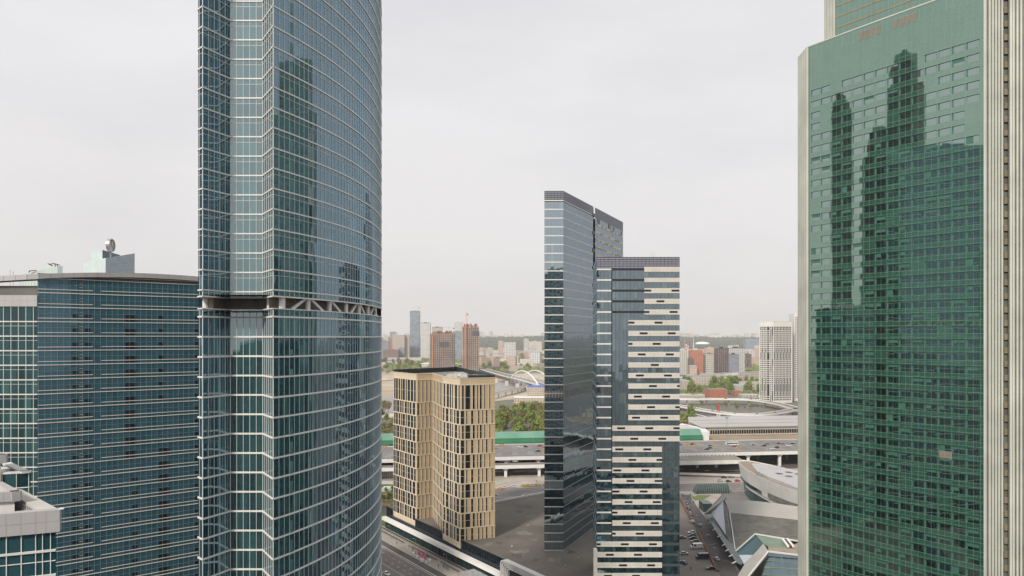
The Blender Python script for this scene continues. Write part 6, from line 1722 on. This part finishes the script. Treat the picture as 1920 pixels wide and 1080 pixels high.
# ================================================================ PAVEMENT RAILINGS, PEOPLE, PARASOLS
for i, (s0, s1, o_, lb) in enumerate(((-95,-48,6.2,'long dark railing on the far pavement beside the shops'),(-40,-12,6.2,'dark railing behind the pink parasols'),(-8,36,6.2,'dark railing between the parasols and the grey flat canopy'),(-100,38,2.9,'dark railing close along the shop glass'))):
    a, b_ = S(s0,o_), S(s1,o_); T = empty('railing', (a.x,a.y,.15), lb, 'railing'); mb = MB(); mb.bar((a.x,a.y,1.1),(b_.x,b_.y,1.1), .22, .3); mb.build('top_rail', M['black'], T)
    mb = MB(); s = s0
    while s <= s1: q = S(s,o_); mb.bar((q.x,q.y,.13),(q.x,q.y,1.1), .1,.1); s += 2
    mb.build('posts', M['black'], T)
a = S(20,4.0); T = empty('flat_canopy', (a.x,a.y,0), 'grey speckled flat canopy over the pavement at the bottom edge', 'canopy')
q = [S(18,3.3),S(62,3.3),S(62,11.5),S(18,11.5)]
mb = MB(); mb.prism([(v.x,v.y) for v in q][::-1], 3.6, 4.0); mb.build('roof_slab', plain('speckled_grey', (.30,.30,.30), .7, 0, .3, .8), T)
for v in q: mb = MB(); mb.tube((v.x,v.y,.1),(v.x,v.y,3.6), .15, n=6); mb.build('post', M['frame_d'], T)
def person_mesh(seed, stride=.25):
    vs_ = [(0,0,.95),(0,0,1.25),(0,0,1.48),(0,0,1.62),(.02,0,1.74),(.02,0,1.84),(0,.1,.9),(stride*.4,.11,.5),(0,.11,.08),(.12,.11,.03),(0,-.1,.9),(-stride*.1,-.11,.5),(-stride,-.11,.09),(-stride+.12,-.11,.04),(0,.2,1.46),(-.06,.25,1.18),(.06,.24,.92),(.1,.24,.84),(0,-.2,1.46),(.06,-.25,1.18),(.16,-.22,.94),(.2,-.22,.86)]
    ed = [(0,1),(1,2),(2,3),(3,4),(4,5),(0,6),(6,7),(7,8),(8,9),(0,10),(10,11),(11,12),(12,13),(2,14),(14,15),(15,16),(16,17),(2,18),(18,19),(19,20),(20,21)]
    rd = [.15,.16,.13,.06,.10,.08,.10,.07,.05,.04,.10,.07,.05,.04,.06,.05,.04,.035,.06,.05,.04,.035]
    me = bpy.data.meshes.new('person'); me.from_pydata(vs_, ed, []); o = bpy.data.objects.new('person_src', me); col.objects.link(o)
    md = o.modifiers.new('skin','SKIN'); 
    for i, v in enumerate(me.skin_vertices[0].data): v.radius = (rd[i], rd[i]); v.use_root = (i == 0)
    sb = o.modifiers.new('sub','SUBSURF'); sb.levels = 1; sb.render_levels = 1
    dg = bpy.context.evaluated_depsgraph_get(); out_ = bpy.data.meshes.new_from_object(o.evaluated_get(dg)); bpy.data.objects.remove(o)
    out_.materials.clear(); out_.materials.append(M['black']); return out_
PM = person_mesh(1)
M['skin'] = plain('skin', (.45,.28,.2), .6); M['denim'] = plain('denim', (.05,.07,.13), .9); M['coat'] = plain('grey_coat', (.14,.13,.13), .9)
def person(px, py, mat, label, group=None, z=.1, ang=0):
    p = G(px, py, z); o = bpy.data.objects.new('person', PM); o.location = (p.x,p.y,z); o.rotation_euler = (0,0,ang); col.objects.link(o)
    o.material_slots[0].link = 'OBJECT'; o.material_slots[0].material = M[mat]; tag(o, label, 'person', group)
for px, py, m_, lb in ((767,1027,'black','person in dark clothes walking on the pavement by the railing'),(774,1034,'black','person in black walking just ahead of the parasols'),(744,1021,'coat','person in grey near the road edge of the pavement'),(1295,1069,'black','person in dark clothes alone in the car park'),(1316,1001,'black','person in black on the right street near the estate car'),(1330,1011,'coat','person in a grey coat crossing the right street'),(1006,905,'black','person standing near the parked taxis'),
   (831,1065,'black','leftmost person of the dark group by the flat canopy'),(834,1066,'denim','person in blue in the group by the flat canopy'),(837,1068,'black','middle person of the dark group by the flat canopy'),(840,1070,'coat','rightmost person of the dark group by the flat canopy'),(822,1064,'coat','person walking toward the dark group by the flat canopy')):
    person(px, py, m_, lb, ang=rc.uniform(0,6))
for i in range(14):
    px, py = rc.uniform(1277,1302), rc.uniform(926,948); m_ = rc.choice(('black','coat','denim')); person(px, py, m_, 'person in %s in the small crowd up the right street' % {'black':'black','coat':'grey','denim':'dark blue'}[m_], 'small crowd at the top of the right street', ang=rc.uniform(0,6))
# motorcycles/bollards row at the street edge
for i in range(9):
    p = G(1285+i*1.7, 937+i*5.2); T = empty('bollard', (p.x,p.y,.1), 'white capped bollard edging the right street by the planter', 'bollard', 'bollards edging the right street')
    mb = MB(); mb.tube((p.x,p.y,.1),(p.x,p.y,1.0), .16, n=8); mb.build('post', M['black'], T); mb = MB(); mb.tube((p.x,p.y,1.0),(p.x,p.y,1.35), .22, n=8); mb.build('cap', M['whitebr'], T)
for i, (px, py, c_) in enumerate(((1290,955,'black'),(1294,966,'grey'),(1311,987,'silver'),(1283,1040,'silver'),(1279,1010,'grey'),(1343,1050,'white'))):
    x, y, z = at(px, py); car(x, y, z+.06, R((100,100,100,8,8,100)[i]), c_, '%s car %s' % (COLW[c_], ['beside the white bollards up the right street','just below the bollards on the right street','on the right street level with the pavilion tip','parked below the tower foot in the car park','parked hard against the striped tower in the car park','near the bottom end of the right street'][i]), None)
# parasols and little white tables
for i, (px, py, h, lb) in enumerate(((785.5,1044,4.4,'taller pink folded parasol on the left'),(797,1052,4.2,'pink folded parasol on the right'),(791,1049,2.4,'low pink cloth stand between the two parasols'))):
    p = G(px, py); T = empty('folded_parasol', (p.x,p.y,.1), lb, 'parasol', 'pink parasols on the pavement')
    mb = MB(); mb.tube((p.x,p.y,.1),(p.x,p.y,h), .06, n=6); mb.build('pole', M['frame_d'], T)
    mb = MB(); mb.tube((p.x,p.y,h*.25),(p.x,p.y,h*.6), .75, .6, n=10); mb.tube((p.x,p.y,h*.6),(p.x,p.y,h), .6, .08, n=10); mb.build('cloth', M['pink'], T)
for i, (px, py) in enumerate(((776,1040),(779,1042),(783,1046),(789,1046.5),(790,1051),(794,1047),(799,1056),(803,1050),(806,1053),(801,1048),(793,1053.5))):
    p = G(px, py); T = empty('planter_box', (p.x,p.y,.1), 'small white planter %s among the pink parasols' % ('with dark plant' if i % 2 else 'without plant'), 'planter', 'white planters among the pink parasols')
    mb = MB(); mb.box(p.x-.6,p.x+.6,p.y-.6,p.y+.6,.1,1.1); mb.build('box', M['whitebr'], T)
    if i % 2: mb = MB(); mb.tube((p.x,p.y,1.1),(p.x,p.y,1.7), .5, .2, n=7); mb.build('plant', M['black'], T)
# white display stones on the left lawn
for i, (px, py) in enumerate(((727,919),(724,921.5))):
    p = G(px, py); mb = MB(); mb.box(p.x-3,p.x+3,p.y-1,p.y+1,.1,2.6); tag(mb.build('white_block', M['whitebr'], None, (p.x,p.y,0)), ['rear white block on the lawn left of the hotel','front white block on the lawn left of the hotel'][i], 'block')
# colonnaded wall under the highway in the left gap
T = empty('colonnade', (X(728,570),570,0), 'pale colonnaded wall under the highway left of the hotel', 'wall')
mb = MB(); mb.box(X(700,560),X(741,560),566,568,0,6); mb.build('back_wall', plain('ochre_wall', (.30,.25,.17), .8), T)
for i in range(9):
    x = X(713+i*3.4,563); mb = MB(); mb.box(x-.35,x+.35,562,563,0,6.4); mb.build('column', M['white'], T)

# ================================================================ TOWERS BEHIND THE VIEWPOINT, SEEN MIRRORED IN THE GREEN FACADE, AND ADDED DARK BLOCKS
def mirror_spot(px, Yv):
    V = Vector((X(px,Yv), Yv, 0)); d_ = (V-A5).dot(f5g.n); return V-f5g.n*2*d_
W('w_refl', (.11,.115,.12), (.03,.035,.04), 3, 4, .7, .6)
W('w_view', (.34,.36,.36), (.04,.07,.08), 3, 4, .75, .6)
def refl(px0, px1, Yv, tops, label):
    Pm = mirror_spot((px0+px1)/2, Yv); wd = (px1-px0)*Yv/F; T = empty('reflected_tower', (Pm.x,Pm.y,0), label, 'tower', 'towers mirrored in the green facade')
    zprev = 0
    for py, k in tops:
        z = H+(HY-py)*Yv/F; mb = MB(); r = wd*k/2; mb.prism([(Pm.x+r*math.cos(a+.4), Pm.y+r*math.sin(a+.4)) for a in [2*math.pi*j/8 for j in range(8)]], zprev, z); mb.build('storeys', M['w_refl'], T); zprev = z
refl(1508, 1566, 560, [(215,1.05),(198,.8),(184,.5)], 'slim dark tower mirrored at the left of the green facade')
refl(1600, 1676, 560, [(300,1.1),(262,.75),(243,.5)], 'stepped dark tower mirrored in the middle of the green facade')
refl(1668, 1762, 560, [(165,1.05),(128,.8),(104,.55),(96,.25)], 'tallest dark tower mirrored right of centre in the green facade')

T = empty('viewpoint_tower', (8,-26,0), 'dark tower behind the viewpoint, mirrored in the front of the sloping grey tower', 'tower')
mb = MB(); mb.prism([(-42,-50),(62,-50),(62,-4),(-42,-4)], 0, 172, caps=False); mb.build('wall', M['w_view'], T)
mb = MB(); mb.prism([(-41.5,-49.5),(61.5,-49.5),(61.5,-4.5),(-41.5,-4.5)], 171, 172); mb.build('roof', M['concd'], T)
T = empty('added_dark_block', (-105,-32,0), 'added dark block behind the viewpoint, darkens what the blue tower recessed bay mirrors', 'building')  # unseen block, added so the recessed bay mirrors something dark below eye level
mb = MB(); mb.prism([(-175,-70),(-62,-70),(-62,-6),(-175,-6)], 0, 104, caps=False); mb.build('wall', M['w_refl'], T)
mb = MB(); mb.prism([(-175,-70),(-62,-70),(-62,-6),(-175,-6)], 103.9, 105); mb.build('roof', M['asph'], T)
T = empty('added_dark_mass', (35,140,0), 'added dark mass out of view, darkens what the blue tower foot mirrors', 'unseen block')  # unseen mass, added to darken the reflections low on the curved glass
mb = MB(); mb.prism([(-12,60),(92,60),(92,190),(60,235),(-12,235)], .1, 19, caps=False); mb.build('wall', M['podg'], T)
mb = MB(); mb.prism([(-12.2,59.8),(92.2,59.8),(92.2,190.2),(60.2,235.2),(-12.2,235.2)], 19, 20.5); mb.build('roof', plain('added_dark_roof', (.045,.05,.05), .7, 0, .4, .1), T)
for i in range(6):
    mb = MB(); y = 72+i*24; mb.prism([(5,y),(75,y),(75,y+9),(5,y+9)], 20.5, 23); mb.build('added_dark_strip', M['podg'], T)  # raised dark strips on the added mass
# ================================================================ HAZE
mb = MB(); mb.box(-9500, 9500, -1600, 13800, -1.5, 340)
m = bpy.data.materials.new('haze_air'); m.use_nodes = True; t = m.node_tree; t.nodes.clear()
o_ = N(t, 'ShaderNodeOutputMaterial'); pv = N(t, 'ShaderNodeVolumePrincipled'); pv.inputs['Color'].default_value = (.97,.975,1,1); pv.inputs['Density'].default_value = 6e-5; pv.inputs['Anisotropy'].default_value = .1
t.links.new(pv.outputs[0], o_.inputs['Volume'])
tag(mb.build('haze', m), kind='stuff')

# labels: small look-alike groups are told apart by their order across the photograph
ordw = ['leftmost','second from left','third from left','fourth from left','fifth from left','sixth from left','seventh from left','eighth from left','ninth from left','tenth from left','eleventh from left','twelfth from left']
byl = collections.defaultdict(list)
for o in bpy.data.objects:
    if o.parent is None and o.get('label'): byl[o['label']].append(o)
for lb, os_ in byl.items():
    if 2 <= len(os_) <= 12:
        os_.sort(key=lambda o: o.location.x/max(1, o.location.y))
        for i, o in enumerate(os_):
            q = ordw[i] if i < len(os_)-1 or len(os_) < 3 else 'rightmost'
            if len(os_) == 2: q = ('left one','right one')[i]
            if len((lb+' '+q).split()) <= 16: o['label'] = lb+', '+q
